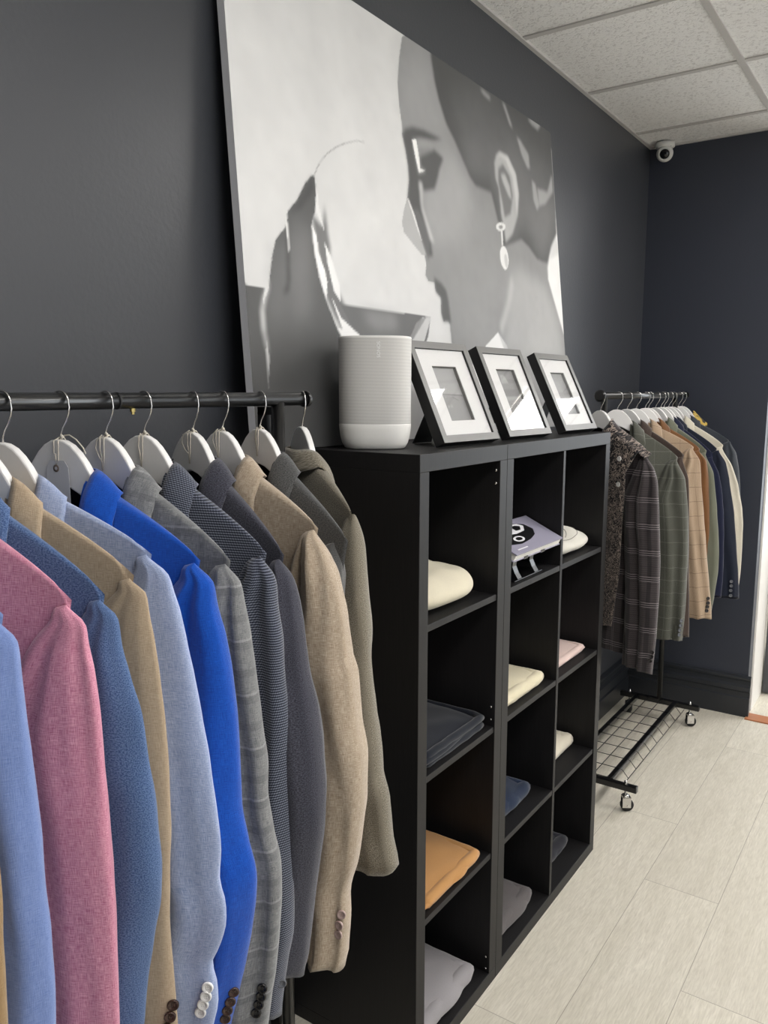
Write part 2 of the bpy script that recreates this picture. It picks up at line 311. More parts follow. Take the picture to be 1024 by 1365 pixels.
# painted shapes on the canvas, the speaker's shadow among them: tone, opacity, softness, outline in metres along and up the canvas
ART = [
(0.66,0.5,0.12,[(-0.069,0.882),(0.476,1.087),(0.454,0.865),(-0.04,0.602),(-0.091,0.672)]),
(0.29,1,0.003,[(0.629,1.051),(0.608,0.989),(0.595,0.929),(0.596,0.874),(0.605,0.825),(0.604,0.798),(0.617,0.76),(0.625,0.724),(0.626,0.686),(0.614,0.642),(0.594,0.603),(0.581,0.571),(0.588,0.545),(0.603,0.547),(0.647,0.522),(0.687,0.5),(0.693,0.476),(0.687,0.447),(0.7,0.432),(0.732,0.432),(0.736,0.409),(0.764,0.393),(0.762,0.352),(0.773,0.327),(0.799,0.329),(0.81,0.319),(0.815,0.27),(0.821,0.24),(0.85,0.178),(0.987,0.227),(1.031,0.27),(1.12,0.317),(1.182,0.277),(1.221,0.21),(1.228,0.035),(1.195,-0.317),(2.63,-0.512),(1.869,0.017),(1.686,0.328),(1.617,0.425),(1.544,0.532),(1.56,0.611),(1.632,0.698),(1.631,0.797),(1.613,1.002),(1.807,1.156),(1.637,1.266),(0.896,1.204)]),
(0.38,0.7,0.05,[(0.631,1.011),(0.77,1.049),(0.788,0.987),(0.807,0.933),(0.852,0.881),(0.775,0.857),(0.621,0.836),(0.615,0.917)]),
(0.42,0.8,0.05,[(0.703,0.686),(0.8,0.77),(0.899,0.826),(0.956,0.763),(0.986,0.682),(0.9,0.564),(0.743,0.531),(0.703,0.611)]),
(0.32,0.8,0.08,[(0.948,0.554),(1.17,0.544),(1.207,0.422),(1.121,0.323),(1.006,0.267),(0.839,0.259),(0.868,0.391)]),
(0.45,0.8,0.03,[(1.222,0.502),(1.303,0.544),(1.515,0.501),(1.632,0.383),(1.659,0.249),(1.153,0.232)]),
(0.55,0.7,0.015,[(1.235,0.51),(1.253,0.473),(1.213,0.399),(1.146,0.305),(1.135,0.342),(1.192,0.416)]),
(0.095,1,0.012,[(0.723,1.102),(0.775,1.058),(0.774,1.048),(0.788,0.987),(0.808,0.942),(0.844,0.887),(0.892,0.85),(0.933,0.809),(0.975,0.767),(1.008,0.751),(1.113,0.75),(1.189,0.595),(1.325,0.639),(1.384,0.623),(1.453,0.59),(1.54,0.587),(1.56,0.611),(1.632,0.698),(1.631,0.797),(1.613,1.002),(1.966,1.169),(1.639,1.293),(0.898,1.225)]),
(0.24,0.65,0.05,[(0.981,0.772),(1.12,0.827),(1.189,0.595),(1.36,0.694),(1.489,0.586),(1.581,0.638),(1.639,0.74),(1.622,0.87),(1.376,0.87),(1.382,0.933),(1.05,0.889),(0.915,0.856)]),
(0.16,0.6,0.05,[(0.875,0.992),(1.065,1.047),(1.385,0.971),(1.615,0.948),(1.62,0.843),(1.042,0.798),(0.915,0.856)]),
(0.5,0.6,0.008,[(1.218,1.053),(1.237,1.052),(1.27,1.015),(1.29,0.989),(1.268,0.995)]),
(0.5,0.6,0.008,[(1.412,1.052),(1.479,1.067),(1.521,1.058),(1.494,1.037),(1.447,1.042)]),
(0.5,0.6,0.008,[(1.319,0.971),(1.349,0.965),(1.41,0.935),(1.417,0.89),(1.397,0.886),(1.353,0.921)]),
(0.5,0.6,0.008,[(1.43,0.854),(1.46,0.846),(1.487,0.778),(1.465,0.76),(1.438,0.789)]),
(0.5,0.6,0.008,[(1.475,0.836),(1.563,0.84),(1.609,0.911),(1.614,0.85),(1.541,0.795),(1.487,0.778)]),
(0.5,0.6,0.008,[(1.065,1.047),(1.082,1.052),(1.134,1.044),(1.128,1.033),(1.091,1.037)]),
(0.8,1,0.006,[(1.702,0.738),(1.632,0.698),(1.582,0.649),(1.56,0.611),(1.542,0.573),(1.544,0.532),(1.617,0.425),(1.686,0.328),(1.757,0.226),(1.869,0.306)]),
(0.55,0.5,0.01,[(1.632,0.698),(1.655,0.638),(1.597,0.615),(1.563,0.604),(1.586,0.656)]),
(0.46,1,0.004,[(0.614,0.638),(0.594,0.603),(0.581,0.571),(0.588,0.545),(0.626,0.524),(0.673,0.499),(0.696,0.502),(0.666,0.55),(0.641,0.6)]),
(0.115,1,0.006,[(0.604,0.8),(0.619,0.817),(0.657,0.832),(0.71,0.838),(0.814,0.838),(0.772,0.824),(0.692,0.811),(0.654,0.799),(0.661,0.763),(0.675,0.715),(0.679,0.681),(0.679,0.634),(0.701,0.591),(0.724,0.542),(0.732,0.503),(0.71,0.5),(0.684,0.537),(0.641,0.6),(0.614,0.64),(0.626,0.686),(0.625,0.724),(0.617,0.76)]),
(0.16,1,0.007,[(0.632,0.613),(0.666,0.619),(0.694,0.589),(0.722,0.551),(0.715,0.514),(0.705,0.484),(0.695,0.512),(0.677,0.551),(0.653,0.589)]),
(0.85,0.9,0.003,[(0.613,0.639),(0.618,0.638),(0.645,0.601),(0.67,0.55),(0.676,0.535),(0.666,0.55),(0.637,0.596)]),
(0.9,1,0.004,[(0.652,0.797),(0.673,0.804),(0.684,0.768),(0.688,0.73),(0.719,0.733),(0.703,0.725),(0.679,0.717),(0.667,0.749)]),
(0.115,1,0.01,[(0.686,0.784),(0.762,0.8),(0.818,0.787),(0.794,0.753),(0.776,0.717),(0.759,0.689),(0.698,0.673),(0.692,0.696),(0.654,0.692),(0.658,0.706),(0.707,0.725),(0.716,0.734),(0.691,0.734)]),
(0.35,0.6,0.012,[(0.677,0.805),(0.731,0.814),(0.763,0.81),(0.761,0.794),(0.687,0.761)]),
(0.6,0.8,0.008,[(0.677,0.694),(0.691,0.693),(0.691,0.629),(0.744,0.541),(0.721,0.546),(0.685,0.62)]),
(0.13,1,0.006,[(0.726,0.447),(0.772,0.434),(0.797,0.418),(0.809,0.386),(0.813,0.353),(0.818,0.323),(0.799,0.328),(0.772,0.325),(0.762,0.349),(0.768,0.39),(0.738,0.405),(0.734,0.43)]),
(0.3,0.8,0.006,[(0.692,0.458),(0.73,0.45),(0.732,0.432),(0.703,0.432),(0.688,0.443)]),
(0.26,0.7,0.006,[(0.81,0.322),(0.821,0.312),(0.831,0.259),(0.818,0.243),(0.814,0.273)]),
(0.44,1,0.006,[(1.143,0.846),(1.159,0.874),(1.186,0.89),(1.244,0.89),(1.3,0.846),(1.317,0.785),(1.303,0.712),(1.258,0.647),(1.203,0.61),(1.196,0.656),(1.179,0.691),(1.168,0.775),(1.147,0.801)]),
(0.2,1,0.008,[(1.17,0.836),(1.204,0.858),(1.253,0.83),(1.271,0.77),(1.249,0.709),(1.203,0.689),(1.189,0.736),(1.166,0.793)]),
(0.5,0.9,0.008,[(1.187,0.822),(1.216,0.828),(1.25,0.798),(1.261,0.756),(1.239,0.764),(1.199,0.8)]),
(0.62,0.9,0.005,[(1.156,0.867),(1.186,0.89),(1.244,0.89),(1.3,0.846),(1.317,0.785),(1.296,0.711),(1.292,0.761),(1.275,0.828),(1.228,0.874),(1.185,0.88)]),
(0.72,1,0.003,[(1.206,0.661),(1.204,0.656),(1.199,0.652),(1.191,0.647),(1.181,0.644),(1.17,0.641),(1.159,0.64),(1.15,0.641),(1.142,0.643),(1.138,0.646),(1.137,0.65),(1.139,0.654),(1.144,0.659),(1.152,0.663),(1.162,0.667),(1.172,0.669),(1.183,0.67),(1.193,0.67),(1.2,0.668),(1.205,0.665)]),
(0.3,1,0.003,[(1.186,0.656),(1.185,0.654),(1.182,0.652),(1.179,0.65),(1.175,0.649),(1.17,0.648),(1.166,0.647),(1.162,0.648),(1.159,0.648),(1.157,0.65),(1.157,0.652),(1.157,0.654),(1.16,0.656),(1.163,0.658),(1.167,0.659),(1.172,0.66),(1.176,0.661),(1.18,0.661),(1.183,0.66),(1.185,0.658)]),
(0.7,1,0.002,[(1.171,0.643),(1.183,0.645),(1.184,0.598),(1.173,0.597)]),
(0.78,1,0.003,[(1.219,0.566),(1.22,0.554),(1.217,0.543),(1.212,0.534),(1.204,0.527),(1.195,0.523),(1.185,0.523),(1.176,0.527),(1.167,0.534),(1.161,0.543),(1.158,0.554),(1.157,0.566),(1.159,0.577),(1.165,0.586),(1.172,0.593),(1.181,0.596),(1.191,0.596),(1.201,0.593),(1.209,0.586),(1.215,0.577)]),
(0.5,0.7,0.004,[(1.212,0.554),(1.213,0.545),(1.212,0.537),(1.209,0.532),(1.205,0.529),(1.2,0.53),(1.195,0.534),(1.191,0.541),(1.189,0.549),(1.188,0.558),(1.189,0.565),(1.192,0.571),(1.196,0.573),(1.201,0.573),(1.206,0.569),(1.21,0.562)]),
(0.8,1,0.004,[(1.031,0.27),(1.12,0.317),(1.158,0.266),(1.129,0.183),(0.983,0.181)]),
(0.12,1,0.004,[(-0.037,0.345),(-0.016,0.344),(0.029,0.344),(0.021,0.321),(0.019,0.184),(0.01,-0.097),(-0.107,-0.084)]),
(0.125,1,0.004,[(0.209,0.609),(0.22,0.614),(0.226,0.582),(0.214,0.529),(0.201,0.509),(0.2,0.469),(0.205,0.433),(0.215,0.387),(0.234,0.34),(0.268,0.279),(0.302,0.23),(0.403,0.153),(0.478,-0.147),(-0.021,-0.093),(0.028,0.196),(0.017,0.259),(0.015,0.296),(0.026,0.321),(0.04,0.34),(0.047,0.371),(0.059,0.414),(0.074,0.45),(0.091,0.466),(0.108,0.48),(0.116,0.498),(0.119,0.516),(0.154,0.547),(0.186,0.589)]),
(0.25,0.7,0.03,[(0.131,0.487),(0.189,0.503),(0.19,0.41),(0.175,0.317),(0.118,0.258),(0.112,0.365)]),
(0.23,0.6,0.03,[(0.066,0.428),(0.1,0.451),(0.101,0.363),(0.056,0.237),(0.035,0.288)]),
(0.08,0.7,0.012,[(0.205,0.605),(0.219,0.609),(0.221,0.581),(0.169,0.532),(0.128,0.514),(0.153,0.54)]),
(0.07,0.8,0.008,[(0.109,0.48),(0.116,0.463),(0.114,0.372),(0.105,0.343),(0.085,0.334),(0.101,0.363),(0.107,0.434)]),
(0.78,1,0.004,[(0.115,0.508),(0.117,0.485),(0.118,0.436),(0.114,0.428),(0.112,0.463),(0.11,0.483)]),
(0.75,1,0.005,[(0.046,0.364),(0.038,0.339),(0.028,0.321),(0.021,0.3),(0.02,0.253),(0.027,0.208),(0.02,0.218),(0.012,0.259),(0.012,0.296),(0.021,0.321)]),
(0.05,0.8,0.07,[(0.037,0.208),(0.37,0.237),(0.478,-0.147),(-0.116,-0.083),(-0.035,0.148)]),  # speaker's cast shadow darkened into the lower canvas, along with dark paint
(0.3,0.9,0.002,[(0.22,0.614),(0.235,0.637),(0.252,0.655),(0.272,0.673),(0.292,0.686),(0.315,0.7),(0.347,0.715),(0.346,0.712),(0.315,0.697),(0.291,0.683),(0.272,0.67),(0.251,0.652),(0.235,0.633),(0.22,0.61)]),
(0.45,0.7,0.003,[(0.347,0.716),(0.394,0.733),(0.428,0.738),(0.428,0.734),(0.393,0.729),(0.346,0.711)]),
(0.15,0.9,0.006,[(0.2,0.527),(0.219,0.516),(0.239,0.504),(0.252,0.554),(0.256,0.522),(0.259,0.493),(0.265,0.46),(0.258,0.425),(0.278,0.371),(0.307,0.332),(0.325,0.325),(0.374,0.274),(0.331,0.259),(0.293,0.273),(0.264,0.301),(0.237,0.341),(0.225,0.395),(0.215,0.449),(0.206,0.499)]),
(0.9,1,0.003,[(0.2,0.503),(0.215,0.479),(0.219,0.442),(0.238,0.404),(0.244,0.379),(0.238,0.341),(0.225,0.366),(0.206,0.433),(0.203,0.469)]),
(0.85,1,0.004,[(0.243,0.47),(0.263,0.441),(0.291,0.376),(0.29,0.338),(0.267,0.362),(0.249,0.424)]),
(0.85,0.8,0.004,[(0.226,0.611),(0.229,0.554),(0.247,0.491),(0.239,0.504),(0.218,0.534)]),
(0.17,1,0.003,[(0.287,0.334),(0.429,0.332),(0.643,0.335),(0.702,0.333),(0.684,0.279),(0.644,0.226),(0.555,0.173),(0.415,0.171),(0.375,0.253),(0.326,0.288)]),
(0.33,0.8,0.02,[(0.367,0.325),(0.534,0.325),(0.53,0.29),(0.427,0.283)]),
(0.62,0.9,0.004,[(0.658,0.33),(0.705,0.333),(0.663,0.266),(0.636,0.243),(0.597,0.263),(0.635,0.3)]),
(0.3,0.9,0.004,[(0.626,0.313),(0.658,0.329),(0.679,0.331),(0.645,0.301),(0.604,0.266),(0.588,0.269)]),
(0.88,1,0.003,[(0.256,0.348),(0.289,0.301),(0.36,0.264),(0.383,0.243),(0.285,0.26),(0.271,0.278),(0.292,0.273)]),
]
# each jacket: rail x, place along the rail, turn in degrees, outer edge of its sleeve in its own plane
CUT = {
'brown_tweed':(0.27,-0.23,-29.0,[(0.234,-0.197),(0.23,-0.234),(0.237,-0.321),(0.246,-0.395),(0.249,-0.457),(0.281,-0.636),(0.305,-0.67),(0.316,-0.738),(0.335,-0.777),(0.328,-0.792)]),
'tan_linen':(0.27,-0.437,-6.5,[(0.235,-0.202),(0.248,-0.236),(0.269,-0.276),(0.284,-0.321),(0.295,-0.388),(0.304,-0.408),(0.314,-0.486),(0.325,-0.536),(0.327,-0.597),(0.321,-0.65),(0.31,-0.714),(0.295,-0.768),(0.297,-0.811),(0.291,-0.881),(0.282,-0.908)]),
'charcoal':(0.27,-0.503,-9.5,[(0.235,-0.235),(0.246,-0.254),(0.255,-0.289),(0.263,-0.322),(0.274,-0.391),(0.292,-0.444),(0.302,-0.498),(0.308,-0.555),(0.31,-0.606),(0.302,-0.665),(0.289,-0.745),(0.279,-0.836),(0.269,-0.873)]),
'houndstooth':(0.27,-0.601,5.5,[(0.234,-0.224),(0.244,-0.249),(0.248,-0.287),(0.256,-0.335),(0.259,-0.388),(0.267,-0.463),(0.269,-0.54),(0.271,-0.619),(0.273,-0.7),(0.273,-0.775),(0.262,-0.83),(0.254,-0.876),(0.249,-0.923)]),
'grey_check':(0.27,-0.67,5.0,[(0.235,-0.222),(0.244,-0.241),(0.249,-0.271),(0.259,-0.316),(0.268,-0.364),(0.276,-0.417),(0.286,-0.48),(0.289,-0.535),(0.296,-0.585),(0.307,-0.628),(0.307,-0.677),(0.303,-0.729),(0.296,-0.784),(0.285,-0.839),(0.271,-0.925)]),
'royal_blue':(0.27,-0.743,10.5,[(0.235,-0.212),(0.247,-0.229),(0.252,-0.261),(0.264,-0.303),(0.273,-0.35),(0.279,-0.402),(0.283,-0.461),(0.286,-0.525),(0.295,-0.57),(0.307,-0.611),(0.307,-0.647),(0.3,-0.699),(0.29,-0.748),(0.279,-0.79),(0.262,-0.86),(0.251,-0.906)]),
'light_blue':(0.27,-0.827,12.5,[(0.234,-0.189),(0.25,-0.204),(0.258,-0.224),(0.267,-0.251),(0.275,-0.284),(0.284,-0.323),(0.294,-0.375),(0.304,-0.435),(0.312,-0.495),(0.317,-0.547),(0.314,-0.587),(0.322,-0.616),(0.322,-0.644),(0.312,-0.679),(0.301,-0.703),(0.307,-0.727),(0.308,-0.758),(0.299,-0.797),(0.29,-0.849)]),
'sand':(0.27,-0.865,16.0,[(0.235,-0.214),(0.243,-0.224),(0.247,-0.248),(0.253,-0.281),(0.259,-0.325),(0.266,-0.389),(0.27,-0.454),(0.271,-0.522),(0.267,-0.608),(0.267,-0.661),(0.27,-0.703),(0.273,-0.75),(0.274,-0.792),(0.269,-0.875)]),
'denim':(0.27,-0.91,17.0,[(0.235,-0.231),(0.244,-0.244),(0.249,-0.275),(0.26,-0.313),(0.274,-0.358),(0.279,-0.405),(0.287,-0.461),(0.289,-0.499),(0.292,-0.542),(0.288,-0.589),(0.279,-0.634),(0.268,-0.689),(0.259,-0.767),(0.249,-0.882)]),
'pink':(0.27,-0.955,17.5,[(0.235,-0.228),(0.244,-0.242),(0.247,-0.264),(0.253,-0.301),(0.258,-0.346),(0.261,-0.406),(0.264,-0.452),(0.266,-0.499),(0.268,-0.547),(0.269,-0.595),(0.269,-0.662),(0.268,-0.734),(0.264,-0.905)]),
'pale_blue':(0.27,-1.035,17.5,[(0.235,-0.226),(0.243,-0.241),(0.246,-0.278),(0.249,-0.319),(0.254,-0.369),(0.258,-0.417),(0.261,-0.46),(0.263,-0.519),(0.267,-0.563),(0.268,-0.619),(0.267,-0.677),(0.258,-0.905)]),
'camel':(0.27,-1.1,19.5,[(0.235,-0.232),(0.239,-0.262),(0.248,-0.323),(0.257,-0.377),(0.266,-0.433),(0.269,-0.452),(0.27,-0.516),(0.27,-0.575),(0.27,-0.638),(0.257,-0.902)]),
'plaid':(0.25,1.47,-23.5,[(0.234,-0.211),(0.254,-0.248),(0.27,-0.293),(0.283,-0.395),(0.297,-0.553),(0.302,-0.673),(0.303,-0.796),(0.301,-0.879),(0.297,-0.96)]),
'green':(0.25,1.659,21.0,[(0.235,-0.244),(0.257,-0.313),(0.273,-0.446),(0.281,-0.58),(0.283,-0.717),(0.282,-0.855),(0.278,-0.944)]),
'dark_brown':(0.25,1.776,-2.0,[(0.235,-0.236),(0.247,-0.318),(0.258,-0.462),(0.269,-0.608),(0.279,-0.785),(0.285,-0.928)]),
'tan_window':(0.25,1.891,20.5,[(0.235,-0.214),(0.251,-0.259),(0.26,-0.314),(0.279,-0.474),(0.296,-0.616),(0.313,-0.76),(0.33,-0.908)]),
'rust':(0.25,2.013,26.0,[(0.235,-0.232),(0.254,-0.269),(0.267,-0.346),(0.282,-0.493),(0.288,-0.612),(0.291,-0.742),(0.285,-0.894)]),
'olive':(0.25,2.165,-6.5,[(0.235,-0.242),(0.262,-0.326),(0.286,-0.49),(0.302,-0.636),(0.305,-0.734),(0.298,-0.846),(0.29,-0.923)]),
'bright_navy':(0.25,2.246,5.0,[(0.235,-0.269),(0.255,-0.338),(0.274,-0.427),(0.287,-0.548),(0.293,-0.669),(0.296,-0.793),(0.293,-0.876)]),
'navy':(0.25,2.293,11.5,[(0.249,-0.244),(0.268,-0.293),(0.287,-0.363),(0.315,-0.515),(0.334,-0.669),(0.35,-0.804),(0.356,-0.893)]),
'cream':(0.25,2.429,4.5,[(0.235,-0.234),(0.271,-0.321),(0.3,-0.402),(0.325,-0.526),(0.332,-0.631),(0.334,-0.791),(0.331,-0.861)]),
'slate':(0.25,2.533,11.0,[(0.246,-0.217),(0.261,-0.267),(0.279,-0.363),(0.289,-0.46),(0.294,-0.568),(0.294,-0.678),(0.294,-0.821)]),
}


# ------------------------------------------------------------ the setting
XW, YB, ZC = -0.01, 2.755, 2.775
def struct(name, a, b, m, bev=0.0):
    k = MB(); k.box(a, b, bev=bev); o = k.build(name, m); return tag(o, kind='structure')
struct('floor', (-0.15, -3.2, -0.1), (4.3, 6.0, 0), M_FLOOR)
struct('wall_left', (XW-0.14, -3.2, 0), (XW, 6.0, ZC+0.1), M_WALL)
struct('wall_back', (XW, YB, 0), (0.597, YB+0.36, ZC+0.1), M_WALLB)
struct('wall_front', (-0.15, -3.3, 0), (4.3, -3.2, ZC+0.1), M_WALL)
struct('wall_far', (-0.15, 6.0, 0), (4.3, 6.1, ZC+0.1), plain('far room paint', (190, 188, 184), 0.6))
struct('wall_right', (4.2, -3.2, 0), (4.3, 6.0, ZC+0.1), plain('light wall paint', (205, 203, 200), 0.6))

# tall moulded skirting on the back wall
def skirting(name, pts, y0, x0, x1, m, axis='x'):
    k = MB(); n = len(pts)
    V = []; 
    for x in (x0, x1):
        for (d, z) in pts: V.append((x, y0-d, z) if axis == 'x' else (y0+d, x, z))
    F = [tuple(range(n)), tuple(range(2*n-1, n-1, -1))]+[(i, (i+1) % n, (i+1) % n+n, i+n) for i in range(n)]
    k.add(V, F); return tag(k.build(name, m), kind='structure')
SK = [(0, 0), (0.026, 0), (0.026, 0.094), (0.019, 0.100), (0.019, 0.124), (0.024, 0.130), (0.024, 0.150), (0.014, 0.160), (0.012, 0.180), (0.016, 0.186), (0.016, 0.196), (0.004, 0.205), (0, 0.205)]
skirting('baseboard_back', SK, YB, XW, 0.612, M_BASE)
skirting('baseboard_left', SK, XW, -3.2, YB-0.027, M_BASE, 'y')

# suspended ceiling: boards and the metal grid
struct('ceiling', (-0.15, -3.2, ZC), (4.3, 6.0, ZC+0.1), M_TILE)
gx = [-0.03, 0.573, 1.365, 1.975, 2.58, 3.19, 3.8]; gy = [1.26+0.6146*i for i in range(-8, 9)]
k = MB()
for x in gx[1:]: k.box((x-0.012, -3.2, ZC-0.006), (x+0.012, 6.0, ZC+0.001))
for y in gy: k.box((XW, y-0.012, ZC-0.005), (4.2, y+0.012, ZC+0.001))
k.box((XW, -3.2, ZC-0.008), (XW+0.016, YB, ZC+0.001)); k.box((XW, YB-0.016, ZC-0.008), (0.597, YB, ZC+0.001))
tag(k.build('trim_1', M_TEE), kind='structure')

# window frames round the daylight lamps; the walls behind have no opening
def window(name, axis, c, w, h, z, pos):
    k = MB(); t_ = 0.04
    for a0, a1, b0, b1 in ((c-w/2-0.06, c-w/2, z-h/2-0.06, z+h/2+0.06), (c+w/2, c+w/2+0.06, z-h/2-0.06, z+h/2+0.06), (c-w/2, c+w/2, z-h/2-0.06, z-h/2), (c-w/2, c+w/2, z+h/2, z+h/2+0.06), (c-0.02, c+0.02, z-h/2, z+h/2)):
        if axis == 'x': k.box((a0, pos-t_, b0), (a1, pos, b1))
        else: k.box((pos-t_, a0, b0), (pos, a1, b1))
    tag(k.build(name, M_TRIM), kind='structure')
window('fill_light_frame', 'x', 2.4, 3.0, 2.3, 1.45, 6.0); window('window_2', 'y', -0.9, 3.2, 2.0, 1.5, 4.2)  # the first frame is made up to go with the far fill light

# lit ceiling panels
M_PANEL = emit('lit diffuser', (1.0, 0.975, 0.95), PANEL_STRENGTH)
for nm, px_, y0, y1 in (('above the near rack', 1.67, -1.25, -0.03), ('above the black shelving', 1.67, 1.12, 2.34), ('beyond the end wall', 1.67, 3.50, 4.67), ('towards the right wall', 3.50, 0.55, 1.77)):
    t = empty('ceiling_light', (px_, (y0+y1)/2, ZC-0.02), 'rectangular lit ceiling panel with thin white frame '+nm, 'ceiling light', 'ceiling panels')
    w, l = 0.3, (y1-y0)/2
    k = MB(); k.box((-w+0.02, -l+0.02, -0.004), (w-0.02, l-0.02, 0.004)); k.build('diffuser', M_PANEL, t)
    k = MB()
    for a, b in (((-w, -l), (-w+0.02, l)), ((w-0.02, -l), (w, l)), ((-w, -l), (w, -l+0.02)), ((-w, l-0.02), (w, l))):
        k.box((a[0], a[1], -0.01), (b[0], b[1], 0.012))
    k.build('frame', M_TRIM, t)

# doorway past the end wall: white jamb, dark glazed door, wooden threshold
k = MB(); k.box((0.597, YB+0.08, 0.0), (0.606, YB+0.36, ZC)); tag(k.build('trim_2', M_TRIM), kind='structure')
k = MB()
k.box((0.612, 3.12, 0.012), (0.652, 3.20, 2.3)); k.box((0.612, 3.86, 0.012), (0.652, 3.94, 2.3)); k.box((0.612, 3.20, 0.012), (0.652, 3.86, 0.30)); k.box((0.612, 3.20, 2.2), (0.652, 3.86, 2.3))
d = k.build('door_1', plain('grey door paint', (70, 72, 76), 0.4)); tag(d, kind='structure')
k = MB(); k.box((0.629, 3.20, 0.30), (0.635, 3.86, 2.2)); k.build('pane', M_GLASS, d)
k = MB()
m = NT('orange oak'); g = m.n('ShaderNodeTexCoord'); mp = m.n('ShaderNodeMapping', {'Vector': g.outputs['Object'], 'Scale': (4, 60, 60)})
nz = m.n('ShaderNodeTexNoise', {'Vector': mp.outputs[0], 'Scale': 3.0, 'Detail': 3.0}); m.set(Base_Color=m.mix(nz.outputs['Fac'], srgb((150, 88, 52)), srgb((196, 128, 84))), Roughness=0.4)
k.box((0.600, 2.70, -0.002), (1.6, 2.79, 0.006), bev=0.002); tag(k.build('trim_3', m.mat), kind='structure')

# security camera under the ceiling in the corner
t = empty('security_camera', (0.080, 2.690, ZC-0.006), 'white dome security camera under the ceiling in the far corner', 'camera')
k = MB(); k.lathe([(0.001, 0), (0.052, 0), (0.055, -0.006), (0.055, -0.022), (0.048, -0.028), (0.001, -0.028)], 32); k.build('mount', M_PLASTW, t)
k = MB(); k.lathe([(0.0, 0.045)]+[(0.047*math.sin(a), 0.047*math.cos(a)) for a in [R(20+9*i) for i in range(13)]]+[(0.030, -0.034), (0.028, -0.030), (0.0, -0.030)], 32, mat=Matrix.Translation((0, 0, -0.058)) @ Vector((0.25, -1.0, -0.35)).to_track_quat('-Z', 'Y').to_matrix().to_4x4())
ball = k.build('camera_ball', M_PLASTW, t)
k = MB(); k.lathe([(0.0, -0.031), (0.027, -0.031), (0.027, -0.034), (0.010, -0.036), (0.0, -0.038)], 24, mat=Matrix.Translation((0, 0, -0.058)) @ Vector((0.25, -1.0, -0.35)).to_track_quat('-Z', 'Y').to_matrix().to_4x4())
k.build('lens', plain('black lens', (10, 11, 12), 0.12), ball)
for i in (-1, 1):
    k = MB(); k.lathe([(0, 0), (0.003, 0), (0.003, -0.004), (0, -0.004)], 8, mat=Matrix.Translation((0.040*i, -0.025, -0.025))); k.build('screw', M_CHROME, t)
t.scale = (0.82, 0.82, 0.82)

# ------------------------------------------------------------ shelving units
def unit(y0, y1, cols, label):
    t = empty('cube_bookcase', (0.0, y0, 0), label, 'bookcase')
    W = y1-y0; D = 0.39; H = 1.465; T = 0.038; t1 = 0.016
    k = MB(); k.box((0, 0, H-T), (D, W, H), bev=0.0012); k.build('top_panel', M_WOODB, t)
    k = MB(); k.box((0, 0, 0), (D, W, T), bev=0.0012); k.build('bottom_panel', M_WOODB, t)
    for a, b in ((0, T), (W-T, W)):
        k = MB(); k.box((0.0, a, T), (D, b, H-T), bev=0.0012); k.build('side_panel', M_WOODB, t)
    cw = (W-2*T-(cols-1)*t1)/cols
    for c in range(cols-1):
        y = T+cw*(c+1)+t1*c; k = MB(); k.box((0.001, y, T), (D-0.002, y+t1, H-T), bev=0.0008); k.build('divider', M_WOODB, t)
    for c in range(cols):
        y = T+(cw+t1)*c
        for z in (0.373, 0.724, 1.075):
            k = MB(); k.box((0.001, y, z), (D-0.003, y+cw, z+t1), bev=0.001); k.build('shelf', M_WOODB, t)
    if cols == 1:
        for z in (1.403, 1.371, 0.792, 0.758, 0.083, 0.049):
            k = MB(); k.lathe([(0, 0.0015), (0.003, 0.0015), (0.0035, 0), (0.0035, -0.001)], 10, mat=Matrix.Translation((D-0.012, W-T, z)) @ Matrix.Rotation(R(90), 4, 'X')); k.build('screw_cap', M_CHROME, t)
    return t
unit(0.0, 0.411, 1, 'narrow black bookcase of four stacked cubes nearest the clothes')
unit(0.4115, 1.173, 2, 'wide black bookcase with two columns of four cubes, far of the pair')

# ------------------------------------------------------------ painted canvas leaning on the wall
def raster(W, H, res, s0, ground, shapes, edge=None):
    nx, nz_ = int(W/res)+1, int(H/res)+1
    xs = s0+np.linspace(0, W, nx); zs = np.linspace(0, H, nz_)
    X, Z = np.meshgrid(xs, zs); img = np.full(X.shape, ground, dtype=np.float32)
    def blur(a, rad):
        n = int(round(rad/res))
        if n < 1: return a
        for _ in range(2):
            for ax in (0, 1):
                p = np.pad(a, [(n+1, n) if i == ax else (0, 0) for i in (0, 1)], mode='edge'); c = np.cumsum(p, axis=ax)
                a = (np.take(c, range(2*n+1, c.shape[ax]), axis=ax)-np.take(c, range(0, c.shape[ax]-2*n-1), axis=ax))/(2*n+1)
        return a
    for tone, al, bl, pts in shapes:
        bl = bl*0.45 if bl < 0.02 else bl*0.8
        P = np.array(pts); acc = np.zeros(X.shape, dtype=np.float32)
        for (ox, oz) in ((-.25, -.25), (.25, .25), (-.25, .25), (.25, -.25)):
            xx = X+ox*res; zz = Z+oz*res; ins = np.zeros(X.shape, dtype=bool)
            for i in range(len(P)):
                (x1, z1), (x2, z2) = P[i-1], P[i]
                if z1 == z2: continue
                c = ((zz > min(z1, z2)) & (zz <= max(z1, z2)))
                ins ^= c & (xx < (x2-x1)*(zz-z1)/(z2-z1)+x1)
            acc += ins*0.25
        mk = blur(acc, bl)*al; img = img*(1-mk)+tone*mk
    return xs, zs, img
